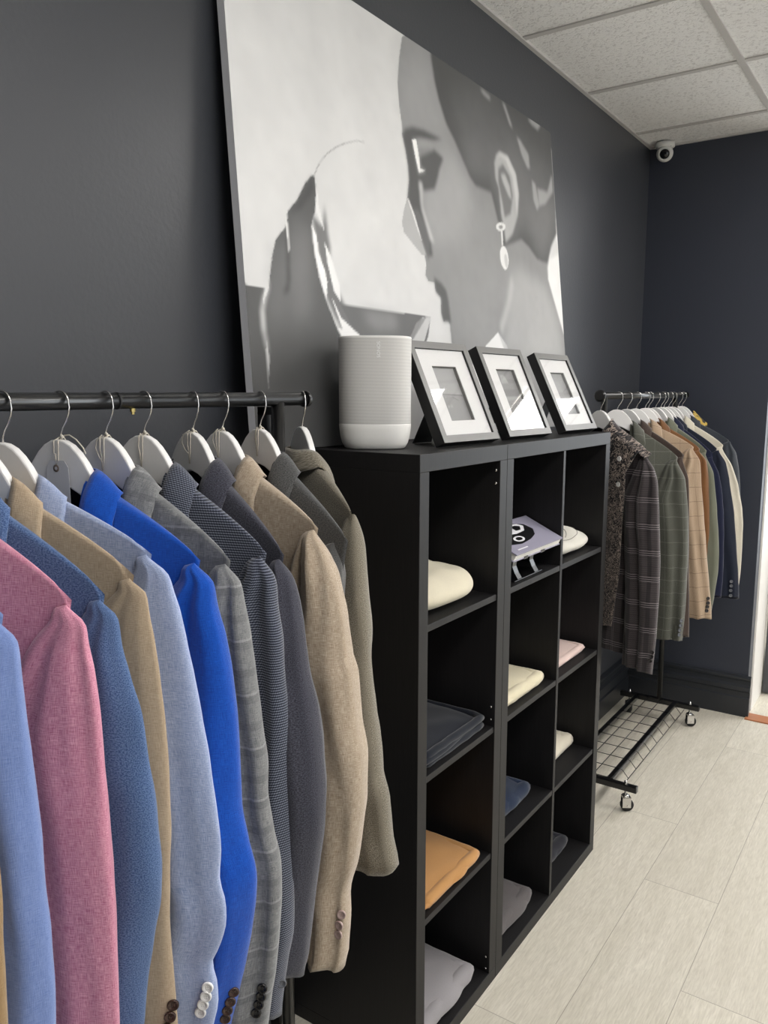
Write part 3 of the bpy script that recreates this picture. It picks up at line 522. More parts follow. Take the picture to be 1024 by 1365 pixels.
def painted_sheet(name, xs, zs, img, place, mat, parent, tint=(1.0, 0.99, 0.975)):
    nx, nz_ = len(xs), len(zs)
    V = [place(x, z) for z in zs for x in xs]
    F = [(j*nx+i, j*nx+i+1, (j+1)*nx+i+1, (j+1)*nx+i) for j in range(nz_-1) for i in range(nx-1)]
    o = mesh_obj(name, V, F, mat, parent)
    ca = o.data.color_attributes.new('Col', 'FLOAT_COLOR', 'POINT')
    g = img.ravel(); w = np.clip(g, 0, 1)
    c = np.stack([w*(1-(1-tint[0])*w), w*(1-(1-tint[1])*w), w*(1-(1-tint[2])*w), np.ones_like(w)], 1).astype(np.float32)
    ca.data.foreach_set('color', c.ravel()); return o
HT = 1.0577; S0 = -0.03
cv = empty('canvas_painting', (0.095, -0.14, 1.4655), 'large black and white painting of a woman with earring lifting a wine glass', 'painting')
def cplace(s, t, back=0.0):
    w = (s-S0)/1.64; sx = S0+w*(1.64+0.095*(1-t/HT)); a = math.atan2(0.075, 1.055)
    return Vector((-t*math.sin(a)-back*math.cos(a), sx, t*math.cos(a)-back*math.sin(a)+0.002))
xs, zs, img = raster(1.64, HT, 0.0042, S0, 0.70, [(0, 0, 0, [(0, 0), (1, 0), (1, 1)])]+[
    (to, al, bl, [((S0+(s-S0)*1.64/(1.64+0.095*(1-min(max(t, 0), HT)/HT))), t) for s, t in p]) for to, al, bl, p in ART])
rng = np.random.default_rng(4)
def soft_noise(shape, n):
    a = rng.random((shape[0]//n+2, shape[1]//n+2)); yi = np.arange(shape[0])/n; xi = np.arange(shape[1])/n
    y0 = yi.astype(int); x0 = xi.astype(int); fy = (yi-y0)[:, None]; fx = (xi-x0)[None]
    return (a[y0][:, x0]*(1-fy)*(1-fx)+a[y0+1][:, x0]*fy*(1-fx)+a[y0][:, x0+1]*(1-fy)*fx+a[y0+1][:, x0+1]*fy*fx)-0.5
img = img*(1+0.10*soft_noise(img.shape, 22)+0.05*soft_noise(img.shape, 6))
painted_sheet('painted_face', xs, zs, img, cplace, vcol_mat('oil paint', 0.6), cv)
k = MB(); T_ = 0.02; e = 0.0004
A = [cplace(S0, 0, e), cplace(S0+1.64, 0, e), cplace(S0+1.64, HT, e), cplace(S0, HT, e)]
B = [cplace(S0, 0, T_), cplace(S0+1.64, 0, T_), cplace(S0+1.64, HT, T_), cplace(S0, HT, T_)]
k.add(A+B, [(4, 5, 6, 7), (3, 2, 1, 0)]+[(i, (i+1) % 4, (i+1) % 4+4, i+4) for i in range(4)])
k.build('stretched_canvas', plain('primed canvas', (226, 226, 230), 0.8, bump=0.2, bscale=500), cv)

# ------------------------------------------------------------ speaker
sp = empty('wireless_speaker', (0.198, 0.112, 1.466), 'pale grey rounded wireless speaker with white lettering on top of the bookcase', 'speaker', rz=R(34))
def rrect_ring(a, b, z, n=48, p=2.7):
    o = []
    for i in range(n):
        t = 2*math.pi*i/n; c, s_ = math.cos(t), math.sin(t)
        o.append(Vector((a*math.copysign(abs(c)**(2/p), c), b*math.copysign(abs(s_)**(2/p), s_), z)))
    return o
def ringed(name, rings, mat, parent, cap0=True, cap1=True):
    n = len(rings[0]); V = [v for r_ in rings for v in r_]
    F = [(i*n+k_, i*n+(k_+1) % n, (i+1)*n+(k_+1) % n, (i+1)*n+k_) for i in range(len(rings)-1) for k_ in range(n)]
    if cap0: F.append(tuple(range(n))[::-1])
    if cap1: F.append(tuple(range(len(V)-n, len(V))))
    return mesh_obj(name, V, F, mat, parent, True)
sp.scale = (1.04, 1.04, 1.045)
HA, HB = 0.0795, 0.0625
ringed('speaker_base', [rrect_ring(HA*f, HB*f, z) for f, z in ((0.80, 0), (0.84, 0.002), (0.915, 0.012), (0.965, 0.026), (0.99, 0.042), (1.0, 0.052), (0.995, 0.053), (0.99, 0.0535))], plain('matte pale shell', (226, 224, 219), 0.5, var=0.01), sp)
m = NT('perforated grille'); g = m.n('ShaderNodeTexCoord'); spx = m.n('ShaderNodeSeparateXYZ', {'Vector': g.outputs['Object']})
ang = m.math('ARCTAN2', spx.outputs['Y'], spx.outputs['X'])
hole = m.math('MULTIPLY', m.math('SINE', m.math('MULTIPLY', spx.outputs['Z'], 2*math.pi/0.0019)), m.math('SINE', m.math('MULTIPLY', ang, 230.0)))
wv = m.math('SINE', m.math('ADD', m.math('MULTIPLY', spx.outputs['Z'], 2*math.pi/0.0068), m.math('MULTIPLY', ang, 1.5)))
ff = m.n('ShaderNodeMapRange', {'Value': m.math('ADD', m.math('MULTIPLY', hole, 0.6), m.math('MULTIPLY', wv, 0.4)), 'From Min': -1.0, 'From Max': 1.0}).outputs[0]
m.set(Base_Color=m.mix(ff, srgb((186, 184, 181)), srgb((206, 204, 200))), Roughness=0.55); m.bump(hole, 0.15, 0.0005)
ringed('speaker_grille', [rrect_ring(HA*f, HB*f, z) for f, z in ((0.99, 0.0535), (0.994, 0.055), (0.997, 0.12), (1.0, 0.18), (1.0, 0.232), (0.998, 0.2345))], m.mat, sp, False, False)
ringed('top_rim', [rrect_ring(HA*f, HB*f, z) for f, z in ((0.998, 0.2345), (1.0, 0.2365), (0.985, 0.2385), (0.96, 0.239), (0.93, 0.2375), (0.0, 0.2372))], plain('satin rim', (228, 226, 222), 0.35, var=0.01), sp, False, False)
def text_obj(name, body, size, mat, parent, matrix, extr=0.0003):
    cu = bpy.data.curves.new(name, 'FONT'); cu.body = body; cu.size = size; cu.extrude = extr; cu.align_x = 'CENTER'; cu.align_y = 'CENTER'
    tmp = bpy.data.objects.new(name, cu); COL.objects.link(tmp)
    dg = bpy.context.evaluated_depsgraph_get(); me = bpy.data.meshes.new_from_object(tmp.evaluated_get(dg)); me.name = name
    bpy.data.objects.remove(tmp); me.materials.clear(); me.materials.append(mat)
    o = bpy.data.objects.new(name, me); COL.objects.link(o); o.parent = parent; o.matrix_local = matrix; return o
lt = text_obj('lettering', 'SONOS', 0.0100, plain('white print', (250, 250, 248), 0.5), sp, Matrix.Translation((0.008, -HB-0.0004, 0.210)) @ Matrix.Rotation(R(90), 4, 'X') @ Matrix.Rotation(R(-90), 4, 'Z'))

# ------------------------------------------------------------ framed photographs
def photo_art(kind):
    if kind == 0:
        L = [(0.42, 1, .002, [(-1, -1), (1, -1), (1, .052), (-1, .056)]), (0.24, .8, .001, [(0, .056), (.1, .052), (.1, .0555), (0, .058)]), (.6, .8, .002, [(.02, .03), (.028, .03), (.028, .034), (.02, .034)]), (.6, .8, .002, [(.033, .03), (.042, .03), (.042, .034), (.033, .034)]), (.22, .8, .001, [(.055, .049), (.075, .043), (.075, .0445), (.055, .051)])]; g = 0.55
    elif kind == 1:
        L = [(.62, .8, .004, [(.02, .08), (.06, .082), (.05, .1), (.03, .1)]), (.28, 1, .002, [(-1, .052), (1, .05), (1, .066), (-1, .068)]), (.55, .7, .003, [(0, .04), (.1, .045), (.1, .05), (0, .05)]), (.25, .8, .004, [(0, .0), (.1, .0), (.1, .03), (.03, .035)])]; g = 0.36
    else:
        L = [(.5, .7, .006, [(.02, .05), (.06, .05), (.06, .09), (.02, .09)]), (.28, .9, .003, [(0, .018), (.1, .015), (.1, .035), (0, .04)])]; g = 0.42
    return g, L
M_PHOTO = vcol_mat('photo print', 0.4)
FR = [(0.343, 0.319, -0.085, 0.439, 'nearest the speaker, pale misty view', 0), (0.347, 0.649, -0.062, 0.433, 'in the middle, dark streaked view', 1), (0.342, 1.041, -0.039, 0.450, 'at the far end, small grey print', 2)]
for (x, y, yw, tl, lab, kd) in FR:
    W, H, T = 0.2428, 0.2617, 0.0267
    # local frame: X along width (+y world), Y = back, Z up; origin at the lower back edge
    o0 = Vector((x, y, 1.4655+T*math.sin(tl)))-Vector((math.cos(yw), math.sin(yw), 0))*T*math.cos(tl); o0.z = 1.4655
    t = empty('photo_frame', o0, 'square black photo frame leaning back '+lab, 'picture frame', 'framed photographs on the bookcase', rz=R(90)+yw)
    Rm = Matrix.Rotation(-tl, 4, 'X')   # lean back
    def bx(kk, a, b, m=0, bev=0): kk.box(a, b, m, Rm, bev)
    B_ = 0.0180
    k = MB()
    # a hollow deep frame: local -Y is the face
    def fbar(a, b):
        bx(k, (a[0], -T, a[1]), (b[0], 0.0, b[1]))
    fbar((-W/2, 0), (-W/2+B_, H)); fbar((W/2-B_, 0), (W/2, H)); fbar((-W/2+B_, 0), (W/2-B_, B_)); fbar((-W/2+B_, H-B_), (W/2-B_, H))
    k.build('frame', M_FRAMES, t)
    k = MB()
    for a, b in (((-W/2, 0), (-W/2+B_, H)), ((W/2-B_, 0), (W/2, H)), ((-W/2+B_, 0), (W/2-B_, B_)), ((-W/2+B_, H-B_), (W/2-B_, H))):
        bx(k, (a[0], -T-0.0012, a[1]), (b[0], -T, b[1]))
    tag(k.build('face_veneer', M_FRAME, t), 'grey front of the frame')
    k = MB(); y1 = -T+0.005; ow, oh, oz = 0.051, 0.072, 0.128
    for a, b in (((-W/2+B_, B_), (-ow, H-B_)), ((ow, B_), (W/2-B_, H-B_)), ((-ow, B_), (ow, oz-oh)), ((-ow, oz+oh), (ow, H-B_))):
        bx(k, (a[0], y1, a[1]), (b[0], y1+0.002, b[1]))
    k.build('mat_board', M_PAPER, t)
    k = MB()
    bx(k, (-ow-0.001, y1+0.002, oz-oh), (-ow, y1+0.010, oz+oh)); bx(k, (ow, y1+0.002, oz-oh), (ow+0.001, y1+0.010, oz+oh)); bx(k, (-ow, y1+0.002, oz+oh), (ow, y1+0.010, oz+oh+0.001)); bx(k, (-ow, y1+0.002, oz-oh-0.001), (ow, y1+0.010, oz-oh))
    k.build('mat_lip', plain('grey mat core', (90, 89, 87), 0.7), t)
    g_, L_ = photo_art(kd)
    px, pz, im = raster(2*ow, 2*oh, 0.0015, 0.0, g_*0.6, [(a*0.6, b, c, [(p*1.0, q*1.3) for p, q in P]) for a, b, c, P in L_])
    painted_sheet('photo_print', px, pz, im, lambda s, q: Rm @ Vector((s-ow, y1+0.0095, q+oz-oh)), M_PHOTO, t)
    k = MB(); bx(k, (-W/2+B_-0.001, -T+0.003, B_-0.001), (W/2-B_+0.001, -T+0.0038, H-B_+0.001)); k.build('glazing', M_GLASS, t)
    k = MB(); bx(k, (-W/2+0.004, -0.004, 0.004), (W/2-0.004, -0.001, H-0.004)); k.build('backing', plain('brown backing board', (58, 50, 42), 0.8), t)
    # easel leg: from the back, two thirds up, to the shelf behind
    top = Rm @ Vector((0, 0.0, H*0.62)); base_y = top.y+0.060
    k = MB(); ww = 0.032
    V = [Vector((s_*ww*f, yy+dy, zz)) for dy in (0, 0.003) for (s_, f, yy, zz) in ((-1, .6, top.y, top.z), (1, .6, top.y, top.z), (1, 1.2, base_y, 0.0008), (-1, 1.2, base_y, 0.0008))]
    k.add(V, [(0, 1, 2, 3), (7, 6, 5, 4), (0, 4, 5, 1), (1, 5, 6, 2), (2, 6, 7, 3), (3, 7, 4, 0)]); k.build('easel_leg', M_FRAMES, t)

# ------------------------------------------------------------ folded clothes on the shelves
def knit(name, rgb, sc=500):
    m = NT(name); g = m.n('ShaderNodeTexCoord')
    mp = m.n('ShaderNodeMapping', {'Vector': g.outputs['Object'], 'Scale': (1, 1, 1)})
    a = m.n('ShaderNodeTexNoise', {'Vector': mp.outputs[0], 'Scale': sc, 'Detail': 2.0}).outputs['Fac']
    b = m.n('ShaderNodeTexNoise', {'Vector': mp.outputs[0], 'Scale': 14.0, 'Detail': 2.0}).outputs['Fac']
    c = srgb(rgb); f = m.math('MULTIPLY', m.math('ADD', a, b), 0.5)
    m.set(Base_Color=m.mix(f, tuple(x*.82 for x in c[:3])+(1,), tuple(min(1, x*1.12) for x in c[:3])+(1,)), Roughness=0.9, Sheen_Weight=0.2, Specular_IOR_Level=0.2)
    m.bump(a, 0.3, 0.001); return m.mat
def folded(name, x0, x1, y0, y1, z, h, mat, label, cat, seed, layers=2, dome=0.35, crease=0.004, slope=0.0):
    NX, NY = 34, 34; hx, hy = (x1-x0)/2, (y1-y0)/2; V = []; F = []
    def prof(a):    # thickness profile to the border, rounded
        return max(0.0, 1-abs(a)**(4 if layers == 0 else 5))**0.5
    rows = []
    for side in (1, -1):
        for j in range(NY+1):
            for i in range(NX+1):
                a, b = -math.cos(math.pi*i/NX), -math.cos(math.pi*j/NY)
                # squircle outline
                k_ = 1-(0.17 if layers == 0 else 0.06)*(a*a*b*b)
                X, Y = a*hx*k_, b*hy*k_
                e = prof(a)*prof(b); nv = noise.noise(Vector((X*9+seed*7.1, Y*9, seed*1.3))); n2 = noise.noise(Vector((X*26+seed, Y*18, 3.3)))
                X += 0.012*noise.noise(Vector((Y*11, seed*3.1, 0)))*abs(a); Y += 0.012*noise.noise(Vector((X*11, seed*5.7, 2)))*abs(b)
                if side == 1:
                    Z = h*(0.5+0.5*e)*(1+slope*a) + dome*h*(1-a*a)*(1-b*b)*0.5 + crease*(nv*1.6+n2*0.8)*e
                    Z = max(Z, 0.006)
                else:
                    Z = h*0.5*(1-e)
                rows.append(Vector((X, Y, Z)))
    n = (NX+1)*(NY+1)
    for s_ in (0, 1):
        for j in range(NY):
            for i in range(NX):
                q = (s_*n+j*(NX+1)+i, s_*n+j*(NX+1)+i+1, s_*n+(j+1)*(NX+1)+i+1, s_*n+(j+1)*(NX+1)+i)
                F.append(q if s_ == 0 else q[::-1])
    bm = bmesh.new(); vs = [bm.verts.new(v) for v in rows]
    for f in F: bm.faces.new([vs[i] for i in f])
    bmesh.ops.remove_doubles(bm, verts=bm.verts[:], dist=0.0012)
    t = empty(name, ((x0+x1)/2, (y0+y1)/2, z+0.0006), label, cat)
    me = bpy.data.meshes.new('folded_cloth'); bm.to_mesh(me); bm.free(); me.materials.append(mat)
    me.polygons.foreach_set('use_smooth', [True]*len(me.polygons))
    o = bpy.data.objects.new('folded_cloth', me); COL.objects.link(o); o.parent = t
    # fold layers: soft rolls along the front and the open side
    for l in range(layers):
        k = MB(); zz = h*(l+0.5)/layers; rr = h/layers*0.47; pts = []
        for q in range(17):
            a = -0.9+1.8*q/16; pts.append((hx*0.985-rr+0.003*noise.noise(Vector((a*4, seed, l))), a*hy*0.97, zz+0.002*noise.noise(Vector((a*3, seed+l, 1)))))
        for q in range(1, 12):
            a = 0.9-1.5*q/11; pts.append((a*hx*0.97, hy*0.985-rr*0.9+0.003*noise.noise(Vector((a*4, seed, l+9))), zz))
        k.tube(pts, [rr*(0.5 if q in (0, len(pts)-1) else 1) for q in range(len(pts))], 12); k.build('fold_roll', mat, t)
    return t
folded('folded_sweater', 0.07, 0.380, 0.042, 0.342, 1.091, 0.078, knit('cream knit', (208, 200, 178)), 'thick cream folded sweater in the top cube of the narrow bookcase', 'sweater', 1, 0, 0.45, 0.012)
folded('folded_sweater', 0.10, 0.378, 0.042, 0.360, 0.740, 0.040, knit('navy knit', (20, 24, 34)), 'dark navy folded sweater in the second cube of the narrow bookcase', 'sweater', 2, 2, 0.2, 0.003)
folded('folded_shirt', 0.03, 0.225, 0.055, 0.300, 0.787, 0.022, knit('blush cotton', (214, 192, 190)), 'small pale pink folded shirt lying behind on the dark navy sweater', 'shirt', 3, 1, 0.2, 0.002)
folded('folded_sweater', 0.08, 0.384, 0.042, 0.338, 0.389, 0.032, knit('camel knit', (184, 136, 84)), 'camel tan folded sweater in the third cube down of the narrow bookcase', 'sweater', 4, 1, 0.25, 0.004)
folded('folded_sweater', 0.08, 0.376, 0.042, 0.335, 0.038, 0.052, knit('grey marl', (146, 142, 144)), 'light grey folded sweater in the bottom cube of the narrow bookcase', 'sweater', 5, 1, 0.35, 0.006)
folded('folded_sweater', 0.08, 0.374, 0.453, 0.748, 0.740, 0.040, knit('ivory knit', (212, 202, 174)), 'ivory folded sweater below the book on the wide bookcase', 'sweater', 6, 1, 0.35, 0.004)
folded('folded_sweater', 0.10, 0.352, 0.453, 0.722, 0.389, 0.048, knit('blue knit', (26, 38, 60)), 'deep blue folded sweater in the near column of the wide bookcase', 'sweater', 7, 1, 0.3, 0.004)
folded('folded_sweater', 0.08, 0.364, 0.453, 0.735, 0.038, 0.050, knit('taupe knit', (92, 87, 87)), 'grey brown folded sweater in the bottom near cube of the wide bookcase', 'sweater', 8, 1, 0.4, 0.006)
ws = folded('folded_t_shirt', 0.08, 0.376, 0.803, 1.130, 1.091, 0.060, knit('white jersey', (206, 202, 192)), 'white folded t-shirt with faint line print in the top far cube', 't-shirt', 9, 0, 0.7, 0.012)
folded('folded_shirt', 0.08, 0.362, 0.803, 1.108, 0.740, 0.026, knit('blush jersey', (212, 188, 180)), 'pale blush folded shirt in the far column, second cube down', 'shirt', 10, 1, 0.25, 0.002)
folded('folded_sweater', 0.08, 0.330, 0.803, 1.118, 0.389, 0.052, knit('off white knit', (208, 200, 182)), 'off-white folded sweater in the far column, third cube down', 'sweater', 11, 1, 0.4, 0.005)
folded('folded_sweater', 0.08, 0.338, 0.803, 1.085, 0.038, 0.046, knit('charcoal knit', (36, 36, 43)), 'dark charcoal folded sweater in the bottom far cube of the wide bookcase', 'sweater', 12, 1, 0.4, 0.005)
# faint printed line on the white t-shirt
pm = ws.children[0].data; bv = BVHTree.FromPolygons([v.co for v in pm.vertices], [tuple(p.vertices) for p in pm.polygons])
def drape(pts, r_, name, mat, parent, bvh, up_=0.0006):
    o_ = []
    for (a, b) in pts:
        h_ = bvh.ray_cast(Vector((a, b, 0.5)), Vector((0, 0, -1)))
        if h_[0]: o_.append(h_[0]+Vector((0, 0, up_)))
    if len(o_) > 2:
        k = MB(); k.tube(o_, r_, 5); k.build(name, mat, parent)
M_PRINT = plain('grey print ink', (120, 116, 108), 0.8)
drape([(0.085+0.03*math.cos(a), -0.05+0.06*math.sin(a)) for a in np.linspace(0.3, 5.4, 24)], 0.0009, 'line_print', M_PRINT, ws, bv)
drape([(0.06+0.07*math.cos(a), 0.0+0.10*math.sin(a)) for a in np.linspace(-1.2, 1.6, 24)], 0.0009, 'line_print', M_PRINT, ws, bv)
drape([(0.10, 0.075), (0.092, 0.078), (0.082, 0.080), (0.07, 0.081)], 0.0022, 'line_print', M_PRINT, ws, bv)

# ------------------------------------------------------------ book on a curved stand
tilt = R(25)
t = empty('hardback_book', (0.386, 0.622, 1.155), 'large hardback with a black and white sports car on its lavender cover', 'book')
BM = Matrix.Rotation(tilt, 4, 'Y')
k = MB(); k.box((-0.125, -0.150, 0.003), (-0.002, 0.150, 0.020), 0, BM); k.build('pages', plain('page edges', (226, 224, 218), 0.8), t)
k = MB(); k.box((-0.130, -0.154, 0.0), (0.001, 0.154, 0.003), 0, BM, 0.0005); k.box((-0.130, -0.154, 0.020), (0.001, 0.154, 0.0235), 0, BM, 0.0005); k.box((-0.130, -0.154, 0.0), (-0.1265, 0.154, 0.0235), 0, BM)
cvr = k.build('cover', plain('lavender cover', (150, 147, 164), 0.35, var=0.01), t)
def flat(name, poly, z, mat, parent):
    n = len(poly); V = [BM @ Vector((a, b, z)) for a, b in poly]+[BM @ Vector((a, b, z+0.0003)) for a, b in poly]
    k = MB(); k.add(V, [tuple(range(n))[::-1], tuple(range(n, 2*n))]+[(i, (i+1) % n, (i+1) % n+n, i+n) for i in range(n)]); return k.build(name, mat, parent)
INK = plain('black cover ink', (18, 18, 20), 0.3); WHT = plain('white cover ink', (228, 227, 230), 0.3)
flat('car_print', [(-.040, -.13), (-.030, -.06), (-.036, .005), (-.048, .055), (-.070, .085), (-.098, .075), (-.112, .03), (-.118, -.13)], 0.0236, INK, cvr)
flat('car_roof_print', [(-.078, -.09), (-.070, -.02), (-.074, .035), (-.092, .062), (-.106, .045), (-.116, -.02), (-.116, -.09)], 0.0240, WHT, cvr)
flat('car_window_print', [(-.082, -.005), (-.080, .022), (-.094, .042), (-.102, .02), (-.100, -.005)], 0.0244, INK, cvr)
flat('car_wheel_print', [(-.050+.012*math.cos(a), -.045+.030*math.sin(a)) for a in np.linspace(0, 6.28, 19)[:-1]], 0.0240, WHT, cvr)
flat('car_hub_print', [(-.050+.007*math.cos(a), -.045+.018*math.sin(a)) for a in np.linspace(0, 6.28, 15)[:-1]], 0.0244, INK, cvr)
flat('title_print', [(-.016, -.12), (-.012, -.12), (-.012, -.06), (-.016, -.06)], 0.0240, WHT, cvr)
t = empty('book_stand', (0.34, 0.60, 1.0916), 'black bent metal stand holding up the car book', 'stand')
k = MB()
for yy in (-0.055, 0.055):
    k = MB()
    pts = [(0.030, yy, 0.0035), (0.020, yy, 0.018), (0.012, yy, 0.036), (0.014, yy, 0.052), (0.030, yy, 0.0605), (0.046, yy, 0.062), (0.048, yy, 0.068)]
    for i in range(len(pts)-1):
        a, b = Vector(pts[i]), Vector(pts[i+1]); dd = (b-a).normalized(); nn = Vector((-dd.z, 0, dd.x))*0.0014; w = Vector((0, 0.012, 0))
        k.add([a-nn-w, a+nn-w, a+nn+w, a-nn+w, b-nn-w, b+nn-w, b+nn+w, b-nn+w], [(0, 1, 2, 3), (7, 6, 5, 4), (0, 4, 5, 1), (1, 5, 6, 2), (2, 6, 7, 3), (3, 7, 4, 0)])
    k.build('front_strap', M_BLACKM, t)
k = MB(); k.box((-0.085, -0.09, 0.0), (0.032, 0.09, 0.003), bev=0.001)
for yy in (-0.05, 0.05): k.box((-0.078, yy-0.01, 0.003), (-0.074, yy+0.01, 0.112))
k.build('stand_base', M_BLACKM, t)

# ------------------------------------------------------------ garment racks
def caster(parent, x, y, z, rz):
    o = bpy.data.objects.new('caster', None); 
    k = MB(); Mt = Matrix.Translation((x, y, 0)) @ Matrix.Rotation(rz, 4, 'Z')
    k.lathe([(0.0, 0.066), (0.013, 0.066), (0.014, 0.058), (0.0, 0.058)], 14, mat=Mt)
    for s_ in (-1, 1): k.box((-0.012, s_*0.013-0.001, 0.018), (0.020, s_*0.013+0.001, 0.060), 0, Mt)
    k.box((-0.012, -0.014, 0.056), (0.020, 0.014, 0.059), 0, Mt)
    k.tube([Mt @ Vector((0.008, -0.016, 0.025)), Mt @ Vector((0.008, 0.016, 0.025))], 0.004, 8)
    k.tube([Mt @ Vector((0, 0, 0.062)), Mt @ Vector((0, 0, z+0.030))], 0.0045, 8); k.lathe([(0, z+0.036), (0.005, z+0.033), (0.007, z+0.022), (0.007, z+0.016), (0, z+0.016)], 8, mat=Mt)
    br = k.build('caster', M_CHROME, parent)
    k = MB(); k.lathe([(0.006, -0.010), (0.022, -0.010), (0.025, -0.007), (0.025, 0.007), (0.022, 0.010), (0.006, 0.010)], 24, mat=Mt @ Matrix.Translation((0.008, 0, 0.0255)) @ Matrix.Rotation(R(90), 4, 'X')); k.build('wheel', M_RUBBER, br)
def rack(label, x, ya, yb, zr, rr, ph, far, posts, spread, shelf=True):
    t = empty('garment_rack', (x, (ya+yb)/2, 0), label, 'clothes rack'); oy = (ya+yb)/2
    k = MB(); k.tube([(0, ya-oy, zr), (0, yb-oy, zr)], rr, 20); k.build('hanging_rail', M_BLACKM, t)
    for y in (ya, yb):
        s_ = -1 if y == ya else 1
        k = MB(); k.tube([(0, y-oy-s_*0.004, zr), (0, y-oy+s_*0.004, zr)], rr+0.003, 20); k.build('end_cap', M_BLACKM, t)
    zb = 0.085
    for y in posts:
        k = MB(); k.tube([(0, y-oy, zb), (0, y-oy, zr-rr*0.4)], ph, 14);  k.build('post', M_BLACKM, t)
        k = MB(); k.box((-spread, y-oy-0.0125, zb), (spread, y-oy+0.0125, zb+0.025), bev=0.003); k.build('base_bar', M_BLACKM, t)
        for sx in (-1, 1): caster(t, sx*(spread-0.045), y-oy, zb+0.005, 0.6 if sx > 0 else 2.2)
    p0, p1 = min(posts)-oy, max(posts)-oy
    for sx in (-0.105, 0.075):
        k = MB(); k.box((sx-0.010, p0, zb+0.004), (sx+0.010, p1, zb+0.024), bev=0.002); k.build('base_rail', M_BLACKM, t)
    return t, oy, p0, p1, zb
RK1, oy, *_ = rack('black garment rack full of pastel and grey jackets in front of the shelving', 0.27, -1.98, -0.222, 1.58, 0.0122, 0.0125, -0.24, (-0.300, -1.85), 0.20)
k = MB(); k.tube([(0, -0.651-oy-0.0015, 1.58), (0, -0.651-oy+0.0015, 1.58)], 0.0127, 20); k.build('rail_joint', M_RUBBER, RK1)
k = MB(); k.lathe([(0, 0), (0.0042, 0.0), (0.0042, -0.005), (0.0025, -0.0055), (0.0025, -0.009), (0, -0.009)], 6, mat=Matrix.Translation((0, -0.622-oy, 1.5685)), smooth=False); tag(k.build('bolt', plain('brass bolt', (190, 170, 110), 0.3, 1.0), RK1), 'small brass bolt under the rail')
k = MB(); k.box((-0.040, -0.311-oy, 0.1), (-0.018, -0.289-oy, 1.566)); k.box((-0.040, -0.311-oy, 1.552), (0.0, -0.289-oy, 1.566)); k.build('brace_post', M_BLACKM, RK1)
RK2, oy2, p0, p1, zb = rack('black garment rack full of checked and dark jackets in the far corner', 0.25, 1.452, 2.655, 1.58, 0.0125, 0.012, 1.6, (1.50, 2.462), 0.19)
# wire shelf across the base
k = MB(); wz = zb+0.027; y_ = p0+0.01
while y_ < p1:
    k.tube([(-0.105, y_, wz), (0.088, y_, wz), (0.098, y_, wz-0.004), (0.122, y_, wz-0.032)], 0.0016, 6); y_ += 0.098
for xx, z_ in ((-0.045, wz+.001), (0.015, wz+.001), (0.122, wz-.032), (0.090, wz+.001)): k.tube([(xx, p0+0.01, z_), (xx, p1-0.01, z_)], 0.0018, 6)
k.build('wire_shelf', M_BLACKM, RK2)
k = MB(); k.lathe([(0.0, 0.004), (0.020, 0.003), (0.022, 0), (0.0, 0)], 20, mat=Matrix.Translation((0, 1.452-oy2, 1.58)) @ Matrix.Rotation(R(90), 4, 'X')); k.build('end_flange', M_BLACKM, RK2)

# ------------------------------------------------------------ hangers
def hanger_outline():
    top = [(0.0, -0.052), (0.012, -0.0535), (0.024, -0.059), (0.036, -0.069), (0.048, -0.083), (0.058, -0.098), (0.068, -0.115), (0.085, -0.142), (0.11, -0.168), (0.14, -0.198), (0.165, -0.224), (0.172, -0.234)]
    bot = [(0.172, -0.244), (0.165, -0.248), (0.155, -0.243), (0.125, -0.212), (0.09, -0.164), (0.05, -0.134), (0.02, -0.119), (0.0, -0.114)]
    r_ = top+bot; l_ = [(-a, b) for a, b in r_[::-1]][1:-1]; return r_+l_
def make_hanger():
    t = bpy.data.objects.new('clothes_hanger', None); COL.objects.link(t); t.empty_display_size = 0.05
    k = MB(); k.prism([(a-0.005, b) for a, b in hanger_outline()], -0.006, 0.006); o = k.build('hanger_body', M_WHITE, t)
    bv = o.modifiers.new('bevel', 'BEVEL'); bv.width = 0.0025; bv.segments = 2; bv.limit_method = 'ANGLE'; bv.angle_limit = R(60)
    k = MB(); rr = 0.0142
    pts = [(-0.002, 0, -0.056), (-0.0025, 0, -0.046), (0.002, 0, -0.036), (0.009, 0, -0.027), (0.0135, 0, -0.017), (0.0155, 0, -0.008)]
    pts += [(rr*math.cos(a), 0, rr*math.sin(a)) for a in np.linspace(0.05, math.pi*1.12, 16)]
    k.tube(pts, 0.0013, 8); k.build('hook', M_CHROME, t)
    return t
HANGER = None
def hanger(x, y, z, deg, label, group):
    global HANGER
    if HANGER is None: HANGER = make_hanger(); h = HANGER
    else: h = copy_tree(HANGER)
    h.location = (x, y, z); h.rotation_euler = (0, 0, R(deg)); tag(h, label, 'hanger', group); return h

